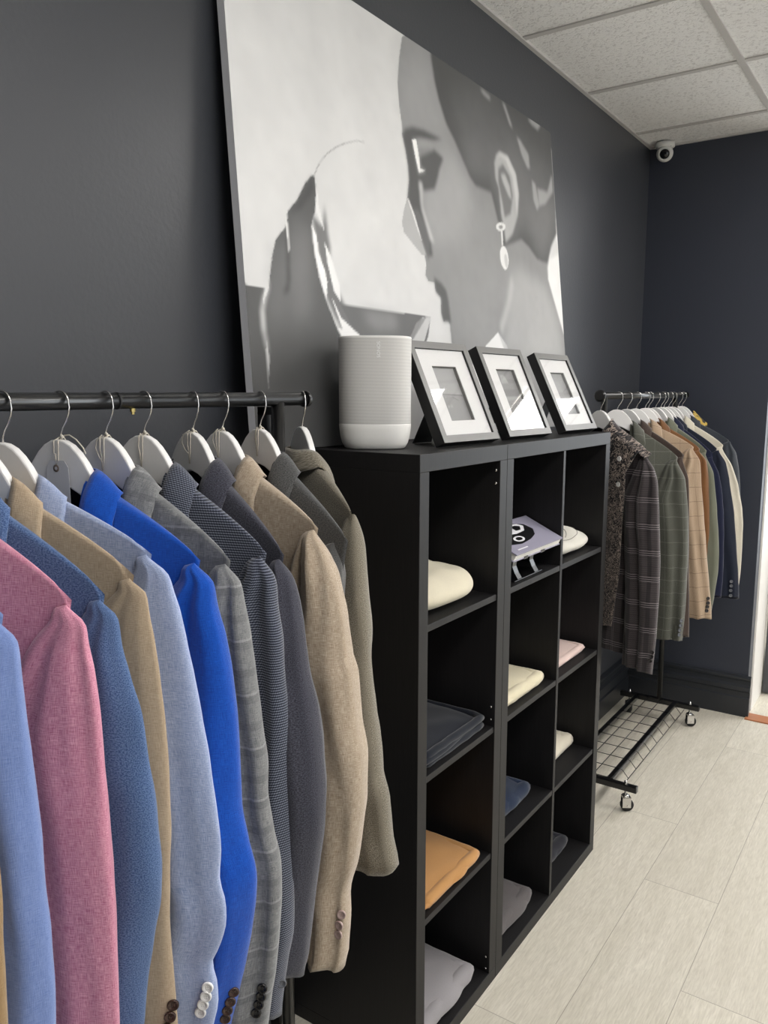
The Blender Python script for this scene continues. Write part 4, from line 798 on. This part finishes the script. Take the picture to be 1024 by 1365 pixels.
# ------------------------------------------------------------ jackets
def lerp_table(tab, z):
    if z >= tab[0][1]: return tab[0][0]
    for i in range(1, len(tab)):
        if z >= tab[i][1]:
            (u1, z1), (u2, z2) = tab[i-1], tab[i]
            t = (z-z1)/(z2-z1); 
            u_0 = tab[i-2][0] if i > 1 else u1; u_3 = tab[i+1][0] if i+1 < len(tab) else u2
            m1 = (u2-u_0)/2; m2 = (u_3-u1)/2
            return (2*t**3-3*t*t+1)*u1+(t**3-2*t*t+t)*m1*0.8+(-2*t**3+3*t*t)*u2+(t**3-t*t)*m2*0.8
    return tab[-1][0]
def sleeve(parent, mat, side, tab, thk, seed, cuff_lift=0.0, wide=1.0, voff=0.0):
    tab = [(tab[0][0]-0.014, tab[0][1]+0.006)]+list(tab[1:])
    zt, zb_ = tab[0][1], tab[-1][1]; NR, NL = 36, 60
    V = []; UV = []; L = zt-zb_
    for j in range(NL+1):
        d = L*(j/NL)**1.25 if j < NL else L
        z = zt-d; f = min(1.0, d/0.09); t = d/L; cap = math.sqrt(max(0.0, 1-(1-f)**2))
        capa = min(1.0, d/0.15)**0.62; a = wide*(0.078-0.014*t)*capa+0.0005; b = thk*(0.021+0.017*min(1, d/0.22)-0.006*t)*cap+0.0005
        uo = lerp_table(tab, z); uc = uo-a; vc = 0.006*thk+0.012*t+voff*t
        for i in range(NR):
            th = 2*math.pi*i/NR; c, s_ = math.cos(th), math.sin(th)
            amp = min(1, d/0.06)
            n1 = noise.noise(Vector((c*1.7+seed*3.7, s_*1.7, z*3.0+seed)))
            n2 = noise.noise(Vector((c*3.2+seed, s_*3.2+z*2.0, z*7.0-seed)))
            n3 = noise.noise(Vector((c*7.0+seed, s_*7.0, z*16.0)))
            # long vertical fold along the front of the sleeve
            fold = (0.12*math.sin(3*th+seed*2+z*1.2))*(0.75+0.8*n1)
            # creases gather round the elbow
            eb = math.exp(-((t-0.55)/0.22)**2); cre = 0.10*eb*math.sin(z*70+c*4+seed*5+4*n1)*max(0, 0.4+n2)
            k_ = 1+amp*(fold*0.9+0.16*n1+0.06*n2+0.03*n3+0.5*cre)
            k_u = 1+(k_-1)*0.25        # keeps the outer edge where it was drawn
            vf = amp*(1.5*thk-0.5 if thk > 0.5 else 0.25)*(0.0075*math.sin(6.3*c+seed*2.3+2.2*n1+z*1.3)+0.004*math.sin(11*c-seed+z*2.0+2*n2))*(1-c**6)
            V.append(Vector((side*(uc+a*c*k_u), -(vc+b*s_*k_+vf), z+(0.010*s_*t if j == NL else 0)+cuff_lift*(c*0.5+0.5)*max(0, t-0.9)*10*0.02)))
            UV.append((th*0.062*side, z))
    F = []
    for j in range(NL):
        for i in range(NR):
            q = (j*NR+i, j*NR+(i+1) % NR, (j+1)*NR+(i+1) % NR, (j+1)*NR+i)
            F.append(q if side > 0 else q[::-1])
    # turned-in cuff
    base = len(V); c0 = sum((V[i] for i in range(base-NR, base)), Vector())/NR
    for (sc_, up_) in ((0.90, 0.001), (0.86, 0.012), (0.80, 0.06)):
        for i in range(NR):
            p = V[base-NR+i]; V.append(Vector((c0.x+(p.x-c0.x)*sc_, c0.y+(p.y-c0.y)*sc_, p.z+up_))); UV.append(UV[base-NR+i])
    for r_ in range(3):
        a0 = base-NR+r_*NR
        for i in range(NR):
            q = (a0+i, a0+(i+1) % NR, a0+NR+(i+1) % NR, a0+NR+i); F.append(q if side > 0 else q[::-1])
    o = mesh_obj('sleeve', V, F, mat, parent, True, UV)
    return o, BVHTree.FromPolygons(V, F)

def button_row(parent, bvh, pts, mat, r_=0.0075, front=True):
    for (u, z) in pts:
        d = Vector((0, 1, 0)) if front else Vector((0, -1, 0))
        h = bvh.ray_cast(Vector((u, -0.4 if front else 0.4, z)), d)
        if not h[0]: continue
        nrm = h[1] if h[1].dot(d) < 0 else -h[1]
        nrm = (nrm*0.35-d*0.65+Vector((0.25 if u > 0 else -0.25, 0, 0))).normalized()
        Mt = Matrix.Translation(h[0]+nrm*0.0012) @ nrm.to_track_quat('Z', 'Y').to_matrix().to_4x4()
        k = MB(); k.lathe([(0, 0.0012), (r_*0.62, 0.0012), (r_*0.8, 0.0028), (r_*0.97, 0.0022), (r_, 0), (r_*0.9, -0.001)], 18, mat=Mt)
        for q in range(4): k.lathe([(0, 0.0016), (0.0008, 0.0016), (0.0008, 0.001)], 6, mat=Mt @ Matrix.Translation((0.0018*math.cos(q*math.pi/2+.78), 0.0018*math.sin(q*math.pi/2+.78), 0)))
        k.build('button', mat, parent)

def jacket(name, key, mat, label, group, thk=1.0, btn=None, btn_mat=None, reverse=False, seed=0, hem=-0.83, wide=1.0, cat='jacket', detail=True, lining=M_LINING, wide_hem=0.0, voff=0.0):
    xr, y, deg, tab = CUT[key]; zt = tab[0][1]
    s1 = -1 if reverse else 1
    root = empty(name, (xr, y, 1.58), label, cat, group, rz=R(deg + (180 if reverse else 0)))
    zn = -0.106
    def ztop(u):
        a = abs(u)
        if a < 0.045: return zn
        f = min(1, (a-0.045)/0.19); return zn+(zt-zn)*(0.84*f+0.10*f**4)-0.006*f**12
    NU, NV = 56, 44; V = []; UV = []; F = []; idx = {}
    def halfw(t):
        w = 0.226-0.024*min(1, t/0.18)-0.018*min(1, max(0, (t-0.18)/0.35))
        return w+(0.022+wide_hem)*max(0, (t-0.5)/0.5)
    def vbody(c, t, sgn):
        D = thk*(0.008+0.024*min(1, t/0.12)**0.6); prof_ = (1-abs(c)**3.0)**0.6*(1-0.72*c*c*(1-min(1, t/0.32)))
        n1 = noise.noise(Vector((c*4+seed*2.3, sgn*3, t*2.2))); n2 = noise.noise(Vector((c*12+seed, sgn*5, t*2.6)))
        return sgn*(D*prof_*(1+0.30*n1*min(1, t*5))+thk*0.007*n2*min(1, t*3)*prof_)
    def pt(c, t, sgn):
        u_top = c*0.226; u = c*halfw(t); z0 = ztop(u_top); z = z0+(hem-z0)*t+0.004*noise.noise(Vector((c*3+seed, t*3, sgn)))*t
        return u, vbody(c, t, sgn), z
    for sgn in (1, -1):
        for j in range(NV+1):
            t = (j/NV)**1.3
            for i in range(NU+1):
                c = -1+2*i/NU; c = math.copysign(abs(c)**0.92, c)
                u, v, z = pt(c, t, sgn); idx[(sgn, j, i)] = len(V); V.append(Vector((u, -v, z))); UV.append((u*1.05+0.4*sgn, z))
    VB = -0.50
    def vhalf(z): return 0.047*max(0.0, min(1, (z-VB)/(zn-VB)))**0.8
    for sgn in (1, -1):
        for j in range(NV):
            for i in range(NU):
                q = [idx[(sgn, j, i)], idx[(sgn, j, i+1)], idx[(sgn, j+1, i+1)], idx[(sgn, j+1, i)]]
                if sgn == 1:
                    cu = sum(V[a].x for a in q)/4; cz = sum(V[a].z for a in q)/4
                    if abs(cu) < vhalf(cz): continue
                F.append(tuple(q) if sgn == 1 else tuple(q[::-1]))
    for i in range(NU):     # shoulder seam joins front and back
        if abs(V[idx[(1, 0, i)]].x) < 0.047 or abs(V[idx[(1, 0, i+1)]].x) < 0.047: continue
        F.append((idx[(-1, 0, i)], idx[(-1, 0, i+1)], idx[(1, 0, i+1)], idx[(1, 0, i)]))
    body = mesh_obj('jacket_body', V, F, mat, root, True, UV)
    bm = bmesh.new(); bm.from_mesh(body.data); bmesh.ops.remove_doubles(bm, verts=bm.verts[:], dist=0.0015); bm.to_mesh(body.data); bm.free()
    # lining inside the back, seen through the neck
    V = []; F = []; n_ = 18
    for j in range(15):
        t = 0.012+0.98*j/14
        for i in range(n_+1):
            c = -0.74+1.48*i/n_; u, v, z = pt(c, t, -1); V.append(Vector((u, -(v+0.0035), z-0.002)))
    F = [(j*(n_+1)+i, j*(n_+1)+i+1, (j+1)*(n_+1)+i+1, (j+1)*(n_+1)+i) for j in range(14) for i in range(n_)]
    mesh_obj('lining', V, F, lining, root, True)
    # sleeves
    other = [(0.233, zt), (0.243, zt-0.05), (0.250, zt-0.16), (0.252, zt-0.35), (0.245, zt-0.60)]
    so, bv = sleeve(root, mat, s1, tab, thk, seed+0.37, wide=wide, voff=voff)
    sleeve(root, mat, -s1, other, thk, seed+5.1)
    if btn: button_row(so, bv, [(s1*a, b) for a, b in btn], btn_mat or M_RUBBER, front=not reverse)
    # armhole seam, a fine raised line where body meets sleeve head
    # collar: back stand and fall that wraps the neck, then down to the notch
    def strip(nm, A, B, bulge, thick, nseg=36, both=True, uvs=1.0, outw=None):
        def cat_(P, q):
            n = len(P)-1; x = q*n; i = min(int(x), n-1); f = x-i
            p0_, p1_, p2_, p3_ = P[max(i-1, 0)], P[i], P[i+1], P[min(i+2, n)]
            return tuple(0.5*((2*b_)+(-a_+c_)*f+(2*a_-5*b_+4*c_-d_)*f*f+(-a_+3*b_-3*c_+d_)*f**3) for a_, b_, c_, d_ in zip(p0_, p1_, p2_, p3_))
        V = []; UV = []; F = []; K = 6
        for j in range(nseg+1):
            a = Vector(cat_(A, j/nseg)); b = Vector(cat_(B, j/nseg))
            for k_ in range(K+1):
                f = k_/K; p = a.lerp(b, f)
                out = Vector((p.x, p.y, 0)); out = out.normalized() if out.length > 1e-4 else Vector((0, 1, 0))
                if outw: out = Vector(outw)
                p = p+(out*0.8+Vector((0, 0, 0.6)))*bulge*math.sin(math.pi*min(1, f*1.15)**0.8)*(1 if f*1.15 < 1 else 0.0)
                V.append(Vector((p.x, -p.y, p.z))); UV.append((f*0.05, p.z-0.6*p.y))
        F = [(j*(K+1)+i, j*(K+1)+i+1, (j+1)*(K+1)+i+1, (j+1)*(K+1)+i) for j in range(nseg) for i in range(K)]
        o = mesh_obj(nm, V, F, mat, root, True, UV)
        sd = o.modifiers.new('thickness', 'SOLIDIFY'); sd.thickness = thick; sd.offset = 0.0
        return o
    q_ = thk*0.9+0.1
    def bf(u, z):   # front surface of the body at (u,z)
        z0 = ztop(u); t = max(0, (z-z0)/(hem-z0)); c = max(-1, min(1, u/halfw(t))); return vbody(c, t, 1)
    cf = bf(0.085, -0.19)+0.004
    inner = [(0, -0.028*q_, zn+0.014), (0.030, -0.025*q_, zn+0.012), (0.050, -0.008*q_, zn+0.013), (0.056, 0.010*q_, zn+0.004), (0.0575, bf(.05, zn-.05)+0.007, zn-0.03), (0.054, cf+0.006, -0.195), (0.044, cf+0.008, -0.235)]
    outer = [(0, -0.038*q_, zn-0.030), (0.045, -0.038*q_, zn-0.030), (0.084, -0.020*q_, zn-0.020), (0.098, 0.000, ztop(0.098)+0.004), (0.102, bf(.10, ztop(.10)-.03)+0.004, ztop(0.10)-0.028), (0.103, bf(.10, -.185)+0.004, -0.185), (0.086, bf(.086, -.222)+0.004, -0.222)]
    mir = lambda P: [(-a, b, c) for a, b, c in P[:0:-1]]+P
    strip('collar', mir(inner), mir(outer), 0.0035, 0.0022, 64)
    for s_ in (1, -1):
        li = [(0.038, bf(.038, -.235)+.004, -0.228), (0.030, bf(.03, -.30)+.005, -0.30), (0.018, bf(.02, -.40)+.005, -0.40), (0.0, bf(0, -.50)+.005, -0.505)]
        lo = [(0.100, bf(.1, -.225)+.004, -0.222), (0.092, bf(.09, -.30)+.004, -0.30), (0.060, bf(.06, -.41)+.004, -0.41), (0.006, bf(0.01, -.5)+.005, -0.515)]
        strip('lapel', [(a*s_, b, c) for a, b, c in li], [(a*s_, b, c) for a, b, c in lo], 0.003, 0.002, 22, outw=(0, 1, 0))
    if detail:
        for zz in (-0.535, -0.645):
            v_ = bf(0.008, zz)+0.002; Mt = Matrix.Translation((0.008, -v_, zz)) @ Matrix.Rotation(R(90), 4, 'X')
            k = MB(); k.lathe([(0, 0.0012), (0.006, 0.0012), (0.009, 0.003), (0.0105, 0.0022), (0.011, 0), (0.010, -0.001)], 18, mat=Mt); k.build('button', btn_mat or M_RUBBER, root)
    return root

B_BLACK = plain('black horn button', (20, 19, 20), 0.2); B_WHITE = plain('pearl button', (232, 230, 226), 0.25)
B_BROWN = plain('brown horn button', (62, 42, 34), 0.25); B_ROSE = plain('rose grey button', (170, 146, 140), 0.3); B_SMOKE = plain('smoky button', (96, 98, 104), 0.15)
F = {}
F['brown_tweed'] = fabric('brown grey tweed', (80, 74, 63), (119, 111, 96), (156, 149, 133), 'melange')
F['grey_tweed'] = fabric('mid grey tweed', (46, 46, 48), (73, 73, 73), (102, 102, 100), 'melange')
F['tan_linen'] = fabric('tan slub linen', (128, 108, 88), (172, 153, 130), (206, 192, 172), 'linen')
F['charcoal'] = fabric('charcoal flannel', (34, 34, 44), (56, 56, 68), (88, 88, 98), 'melange')
F['houndstooth'] = fabric('navy and white pick weave', (22, 25, 40), (59, 64, 81), (127, 132, 146), 'houndstooth')
F['grey_check'] = fabric('grey linen check', (80, 82, 84), (116, 117, 117), (154, 154, 153), 'linen', [('v', .036, .010, .1, (80, 80, 84), .35), ('u', .040, .010, .4, (80, 80, 84), .30), ('v', .072, .003, .4, (172, 172, 172), .3)])
F['royal_blue'] = fabric('royal blue linen', (4, 48, 130), (4, 70, 170), (20, 100, 204), 'linen', amount=0.7)
F['light_blue'] = fabric('light blue linen', (122, 140, 184), (162, 176, 212), (200, 210, 232), 'linen')
F['sand'] = fabric('sand linen', (152, 130, 106), (186, 164, 136), (212, 194, 168), 'linen', amount=0.7)
F['denim'] = fabric('denim blue linen', (46, 72, 118), (72, 100, 146), (118, 142, 180), 'melange')
F['pink'] = fabric('rose pink linen', (170, 86, 116), (212, 132, 160), (240, 184, 200), 'linen')
F['pale_blue'] = fabric('cornflower blue linen', (88, 110, 166), (116, 138, 192), (148, 166, 208), 'linen', amount=0.6)
F['camel'] = fabric('golden camel cotton', (124, 98, 64), (154, 126, 88), (178, 152, 114), 'linen', amount=0.5)
G1 = 'jackets on the near rack'; GH = 'white hangers on the near rack'
XR = 0.27
rows = [
 ('brown_tweed', 'brown grey tweed jacket hung back to front at the rail end beside the bookcase', dict(reverse=True, hem=-0.80)),
 ('tan_linen', 'tan brown slub linen jacket with pinkish grey cuff buttons', dict(btn=[(0.294, -0.777), (0.294, -0.797), (0.292, -0.815), (0.290, -0.832)], btn_mat=B_ROSE, wide=0.85, hem=-0.80)),
 ('charcoal', 'plain charcoal blue flannel jacket next to the tan linen one', dict(wide=0.8, hem=-0.80)),
 ('houndstooth', 'navy jacket with fine white pick pattern', dict(btn=[(0.272, -0.802), (0.267, -0.822), (0.261, -0.841), (0.256, -0.86)], btn_mat=B_SMOKE, hem=-0.80)),
 ('grey_check', 'grey checked linen jacket with shiny black cuff buttons', dict(btn=[(0.284, -0.809), (0.281, -0.823), (0.277, -0.837), (0.273, -0.851)], btn_mat=B_BLACK, hem=-0.82)),
 ('royal_blue', 'bright royal blue linen jacket', dict(btn=[(0.278, -0.785), (0.274, -0.799), (0.270, -0.812), (0.266, -0.826)], btn_mat=B_BROWN, hem=-0.82)),
 ('light_blue', 'very light blue linen jacket with white cuff buttons', dict(btn=[(0.298, -0.731), (0.296, -0.743), (0.292, -0.755), (0.288, -0.767)], btn_mat=B_WHITE, hem=-0.82, thk=0.45, voff=-0.003)),
 ('sand', 'sandy beige linen jacket between the light blue and denim blue ones', dict(btn=[(0.270, -0.748), (0.267, -0.763), (0.264, -0.778)], btn_mat=B_BROWN, thk=0.42, voff=0.006)),
 ('denim', 'denim blue melange jacket beside the pink one', dict(thk=0.55)),
 ('pink', 'rose pink linen jacket', dict(thk=0.6)),
 ('pale_blue', 'cornflower blue jacket at the left edge of the photo', dict(thk=0.8)),
 ('camel', 'golden camel jacket showing only at the lower left edge of the photo', dict(thk=0.7)),
]
for n, (key, lab, kw) in enumerate(rows):
    jacket('jacket', key, F[key], lab, G1, seed=n*1.7+1, detail=True, **kw)
    x, y, deg, tab = CUT[key]
    hanger(x, y, 1.58, deg, 'white hanger holding the '+{'brown_tweed': 'brown grey tweed jacket at the rail end', 'tan_linen': 'tan slub linen jacket', 'charcoal': 'plain charcoal jacket', 'houndstooth': 'navy pick patterned jacket', 'grey_check': 'grey checked jacket', 'royal_blue': 'royal blue jacket', 'light_blue': 'light blue jacket', 'sand': 'sandy beige jacket', 'denim': 'denim blue jacket', 'pink': 'rose pink jacket', 'pale_blue': 'cornflower blue jacket', 'camel': 'golden camel jacket'}[key], GH)
# the jacket that shows only a sliver of grey collar behind the tan one
CUT['grey_tweed'] = (XR, -0.345, -10.0, [(0.212, -0.238), (0.216, -0.27), (0.216, -0.35), (0.216, -0.5), (0.212, -0.70), (0.206, -0.78)])
jacket('jacket', 'grey_tweed', F['grey_tweed'], 'dark grey tweed jacket mostly hidden behind the tan linen one', G1, seed=31, wide=0.85, hem=-0.78)
hanger(XR, -0.345, 1.58, -10, 'white hanger holding the hidden dark grey tweed jacket', GH)

# swing tags and strings on the hangers
def hang_tag(key, label, du=0.0, card=False, loop=0.010, long=0.050, y=None, deg=None):
    if key: x, y, deg, _ = CUT[key]
    t = empty('price_tag', (XR, y, 1.58), label, 'price tag' if card else 'string', None if card else 'string loops on the near rack', rz=R(deg))
    if not card: t.name = 'tag_string'
    f = -0.0085; zt = -0.0505
    k = MB()
    k.tube([(du-0.004, 0.006, zt-0.004), (du-0.004, 0.002, zt+0.0012), (du-0.005, f, zt-0.003), (du-0.006, f-0.0004, zt-0.02), (du-0.003, f-0.0006, zt-long*0.6), (du-0.002, f-0.0006, zt-long)], 0.0009, 6)
    k.tube([(du+0.003, 0.006, zt-0.004), (du+0.003, 0.002, zt+0.0012), (du+0.003, f, zt-0.003), (du+0.002, f-0.0006, zt-0.03), (du-0.001, f-0.0006, zt-long)], 0.0009, 6)
    k.tube([(du-0.003, f+0.002, zt+0.0015), (du-loop*1.2, f, zt-0.006), (du-loop*1.4, f-0.001, zt-0.018), (du-loop*0.8, f-0.001, zt-0.030), (du-0.003, f-0.001, zt-0.036)] if not card else
           [(0.004, 0, zt+0.004), (0.014, -0.001, zt+0.005), (0.026, -0.001, zt-0.001), (0.038, -0.001, zt-0.012), (0.043, -0.002, zt-0.020)], 0.0009, 6)
    k.tube([(0.001, -0.003, zt+0.001), (0.003, -0.004, zt+0.004), (0.005, -0.003, zt+0.001)], 0.0022, 8)
    k.build('string', M_STRING, t)
    if not card: return t
    zc = zt-long
    k = MB(); w, hgt = (0.020, 0.075) if card else (0.012, 0.045)
    out = [(-w+0.007, 0.006), (w-0.007, 0.006), (w, -0.004), (w+0.001, -hgt), (-w, -hgt), (-w, -0.004)]
    k.prism([(a+du-0.002+(0.002 if card else 0), b+zc) for a, b in out], f-0.0012, f-0.0006); c = k.build('card', M_CARD if card else plain('small card', (120, 112, 100), 0.6), t)
    k = MB(); k.lathe([(0.0025, 0.0004), (0.0052, 0.0004), (0.0052, -0.0002), (0.0025, -0.0002)], 20, mat=Matrix.Translation((du-0.002, f-0.0013, zc-0.005)) @ Matrix.Rotation(R(90), 4, 'X')); k.build('eyelet', plain('brown fibre eyelet', (112, 98, 88), 0.6), c)
    return t
hang_tag('royal_blue', 'pale card tag with round brown eyelet hanging over the hanger of the royal blue jacket', du=-0.002, card=True, long=0.036)
hang_tag('grey_check', 'white string with one loop on the hanger of the grey checked jacket')
hang_tag('houndstooth', 'white string with a knotted loop on the hanger of the navy pick patterned jacket', loop=0.004)
hang_tag('charcoal', 'white string with a wide loop on the hanger of the charcoal jacket', loop=0.016, long=0.052)
hang_tag('tan_linen', 'white string looped on the hanger of the tan slub linen jacket', loop=0.010, long=0.056, du=-0.004)
hang_tag(None, 'single thin white string on the hanger of the hidden dark grey tweed jacket', loop=0.002, y=-0.345, deg=-10)

# ------------------------------------------------------------ far rack
win = lambda rgb, p, q, st=.7, w=.0022: [('v', p, w, 0.3, rgb, st), ('u', q, w, 0.2, rgb, st*0.6)]
F['plaid'] = fabric('brown grey plaid wool', (34, 29, 31), (66, 60, 62), (98, 91, 92), 'twill', [('u', .075, .016, .5, (28, 25, 28), .6), ('v', .090, .018, .02, (26, 23, 26), .65), ('v', .0075, .0022, .1, (34, 30, 33), .4), ('v', .090, .0024, .0, (150, 142, 144), .7), ('v', .090, .0024, -.08, (150, 142, 144), .7), ('v', .090, .0024, -.16, (150, 142, 144), .7), ('v', .030, .0014, .3, (34, 29, 32), .5), ('u', .075, .0018, .0, (140, 132, 134), .5), ('u', .075, .0018, -.1, (140, 132, 134), .5)])
F['green'] = fabric('olive grey windowpane wool', (54, 55, 50), (76, 77, 69), (98, 99, 89), 'melange', win((130, 132, 122), .049, .062, .5, .0016))
F['dark_brown'] = fabric('dark brown wool', (44, 36, 33), (66, 54, 49), (88, 74, 66), 'melange')
F['tan_window'] = fabric('tan windowpane wool', (132, 109, 88), (163, 140, 116), (183, 163, 139), 'melange', win((80, 63, 52), .058, .066, .6, .002))
F['rust'] = fabric('rust brown cord', (81, 51, 27), (112, 73, 39), (132, 91, 54), 'melange')
F['olive'] = fabric('sage olive wool', (82, 86, 72), (108, 111, 96), (129, 130, 115), 'melange')
F['bright_navy'] = fabric('ink blue wool', (14, 18, 38), (24, 28, 52), (38, 44, 72), 'melange')
F['navy'] = fabric('dark navy wool', (12, 17, 30), (20, 27, 43), (32, 38, 56), 'melange')
F['cream'] = fabric('cream cotton', (168, 160, 142), (196, 189, 172), (216, 211, 198), 'linen', amount=0.4)
F['slate'] = fabric('slate grey wool', (34, 38, 44), (50, 55, 62), (70, 75, 82), 'melange')
F['paisley'] = fabric('dark paisley cotton', (22, 19, 22), (52, 44, 45), (154, 140, 130), 'paisley')
G2 = 'jackets on the far rack'; GH2 = 'white hangers on the far rack'
B_DARK = plain('dark horn button', (34, 28, 28), 0.3)
jacket('jacket', 'plaid', F['plaid'], 'brown grey plaid jacket with pale triple stripes, nearest on the far rack', G2, seed=51, btn=[(0.300, -0.877), (0.299, -0.893), (0.297, -0.908)], btn_mat=B_DARK, hem=-0.92, wide_hem=0.02)
jacket('jacket', 'green', F['green'], 'olive grey jacket with thin pale windowpane lines', G2, seed=53, btn=[(0.263, -0.855), (0.261, -0.873), (0.259, -0.892), (0.258, -0.91)], btn_mat=B_SMOKE, hem=-0.93)
jacket('jacket', 'dark_brown', F['dark_brown'], 'dark brown jacket squeezed behind the olive grey windowpane one', G2, seed=54, thk=0.8, hem=-0.9)
jacket('jacket', 'tan_window', F['tan_window'], 'light tan jacket with dark windowpane lines', G2, seed=55, btn=[(0.310, -0.818), (0.311, -0.837), (0.309, -0.853), (0.307, -0.869)], btn_mat=B_DARK, hem=-1.00)
jacket('jacket', 'rust', F['rust'], 'rust brown jacket behind the light tan one', G2, seed=56, thk=0.8)
jacket('jacket', 'olive', F['olive'], 'sage olive jacket between the rust and the ink blue ones', G2, seed=57, thk=0.8)
jacket('jacket', 'bright_navy', F['bright_navy'], 'ink blue jacket showing as a narrow bright strip', G2, seed=58, thk=0.45)
jacket('jacket', 'navy', F['navy'], 'dark navy jacket beside the cream one', G2, seed=59, thk=0.6, btn=[(0.319, -0.814), (0.320, -0.834), (0.319, -0.855), (0.320, -0.878)], btn_mat=B_SMOKE, hem=-0.93)
jacket('jacket', 'cream', F['cream'], 'pale cream jacket near the far end of the far rack', G2, seed=60, hem=-0.80)
jacket('jacket', 'slate', F['slate'], 'slate grey jacket last on the far rack against the end wall', G2, seed=61, hem=-0.82)
for key, w in (('plaid', 'plaid jacket, nearest on the far rack'), ('green', 'olive grey windowpane jacket'), ('dark_brown', 'dark brown jacket'), ('tan_window', 'light tan windowpane jacket'), ('rust', 'rust brown jacket'), ('olive', 'sage olive jacket'), ('bright_navy', 'ink blue jacket'), ('navy', 'dark navy jacket'), ('cream', 'pale cream jacket'), ('slate', 'slate grey jacket at the far end')):
    x, y, deg, _ = CUT[key]; hanger(x, y, 1.58, deg, 'white hanger holding the '+w, GH2)
for y, deg in ((2.06, 18), (2.37, 12), (2.60, 10)):
    hanger(0.25, y, 1.58, deg, 'empty white hanger among the crowded jackets of the far rack', GH2)

# dark paisley shirt worn inside the plaid jacket: collar, yoke and two open fronts
x, y, deg, tab = CUT['plaid']
t = empty('paisley_shirt', (x, y, 1.58), 'dark paisley shirt layered open over the plaid jacket', 'shirt', rz=R(deg))
def sheet(name, P, Q, mat, parent, nseg=24, K=10, bulge=0.006, seed=0, thick=0.0018):
    V = []; UV = []
    def ip(T, q):
        x_ = q*(len(T)-1); i = min(int(x_), len(T)-2); f = x_-i; return Vector(T[i]).lerp(Vector(T[i+1]), f)
    for j in range(nseg+1):
        a, b = ip(P, j/nseg), ip(Q, j/nseg)
        for i in range(K+1):
            f = i/K; p = a.lerp(b, f); p.y -= bulge*math.sin(math.pi*f)+0.006*noise.noise(Vector((f*3+seed, j*0.25, seed)))
            V.append(p); UV.append((p.x, p.z))
    Fc = [(j*(K+1)+i, j*(K+1)+i+1, (j+1)*(K+1)+i+1, (j+1)*(K+1)+i) for j in range(nseg) for i in range(K)]
    o = mesh_obj(name, V, Fc, mat, parent, True, UV); sd = o.modifiers.new('thickness', 'SOLIDIFY'); sd.thickness = thick; sd.offset = 0; return o
for s_ in (1, -1):
    # front panel
    sheet('front_panel', [(s_*0.050, -0.020, -0.112), (s_*0.046, -0.050, -0.20), (s_*0.020, -0.054, -0.40), (s_*0.006, -0.056, -0.60), (s_*0.004, -0.054, -0.84)],
          [(s_*0.205, -0.006, -0.190), (s_*0.175, -0.056, -0.26), (s_*0.150, -0.060, -0.42), (s_*0.135, -0.060, -0.62), (s_*0.150, -0.056, -0.88)] if s_ < 0 else [(s_*0.205, -0.030, -0.185), (s_*0.172, -0.052, -0.26), (s_*0.170, -0.054, -0.42), (s_*0.165, -0.054, -0.62), (s_*0.140, -0.054, -0.82)], F['paisley'], t, seed=s_)
    sheet('yoke', [(s_*0.050, 0.016, -0.098), (s_*0.130, 0.012, -0.138), (s_*0.225, 0.012, -0.196)], [(s_*0.052, -0.022, -0.110), (s_*0.130, -0.024, -0.152), (s_*0.230, -0.026, -0.212)], F['paisley'], t, bulge=0.0, seed=s_+3)
    # collar wing with its point
    sheet('collar_wing', [(0.0, 0.030, -0.086), (s_*0.040, 0.020, -0.082), (s_*0.052, -0.006, -0.086), (s_*0.046, -0.034, -0.120), (s_*0.036, -0.050, -0.150)],
          [(0.0, 0.038, -0.122), (s_*0.066, 0.026, -0.118), (s_*0.090, -0.010, -0.124), (s_*0.100, -0.044, -0.165), (s_*0.078, -0.062, -0.205)], F['paisley'], t, bulge=0.004, K=6, seed=s_+6)
for zz, uu in ((-0.215, 0.150), (-0.305, 0.150)):
    k = MB(); k.lathe([(0, 0.001), (0.006, 0.001), (0.0085, 0.0022), (0.009, 0)], 16, mat=Matrix.Translation((uu, -0.062, zz)) @ Matrix.Rotation(R(90), 4, 'X')); tag(k.build('button', B_WHITE, t), 'white shirt button')

# yellow patterned scarf folded on the last hanger
t = empty('yellow_scarf', (0.25, 2.635, 1.58), 'small yellow patterned scarf draped over the last hanger of the far rack', 'scarf', rz=R(11))
m = NT('yellow and black print'); uv, U, V_ = uvxy(m); vo = m.n('ShaderNodeTexVoronoi', {'Vector': uv, 'Scale': 55.0})
fz = m.math('GREATER_THAN', vo.outputs['Distance'], 0.55); m.set(Base_Color=m.mix(fz, srgb((190, 160, 72)), srgb((40, 36, 30))), Roughness=0.6)
V = []; UV = []; Fc = []
for j in range(13):
    for i in range(11):
        u = 0.040+0.065*j/12; s_ = -1+2*i/10; zz = -0.082-(u-0.04)*0.95-0.03*abs(s_)**1.6+0.006*noise.noise(Vector((u*40, s_*2, 1)))
        V.append((u, s_*0.020+0.004*noise.noise(Vector((u*30, s_*3, 5))), zz+0.008)); UV.append((u, s_*0.06))
Fc = [(j*11+i, j*11+i+1, (j+1)*11+i+1, (j+1)*11+i) for j in range(12) for i in range(10)]
o = mesh_obj('draped_cloth', V, Fc, m.mat, t, True, UV); sd = o.modifiers.new('thickness', 'SOLIDIFY'); sd.thickness = 0.003
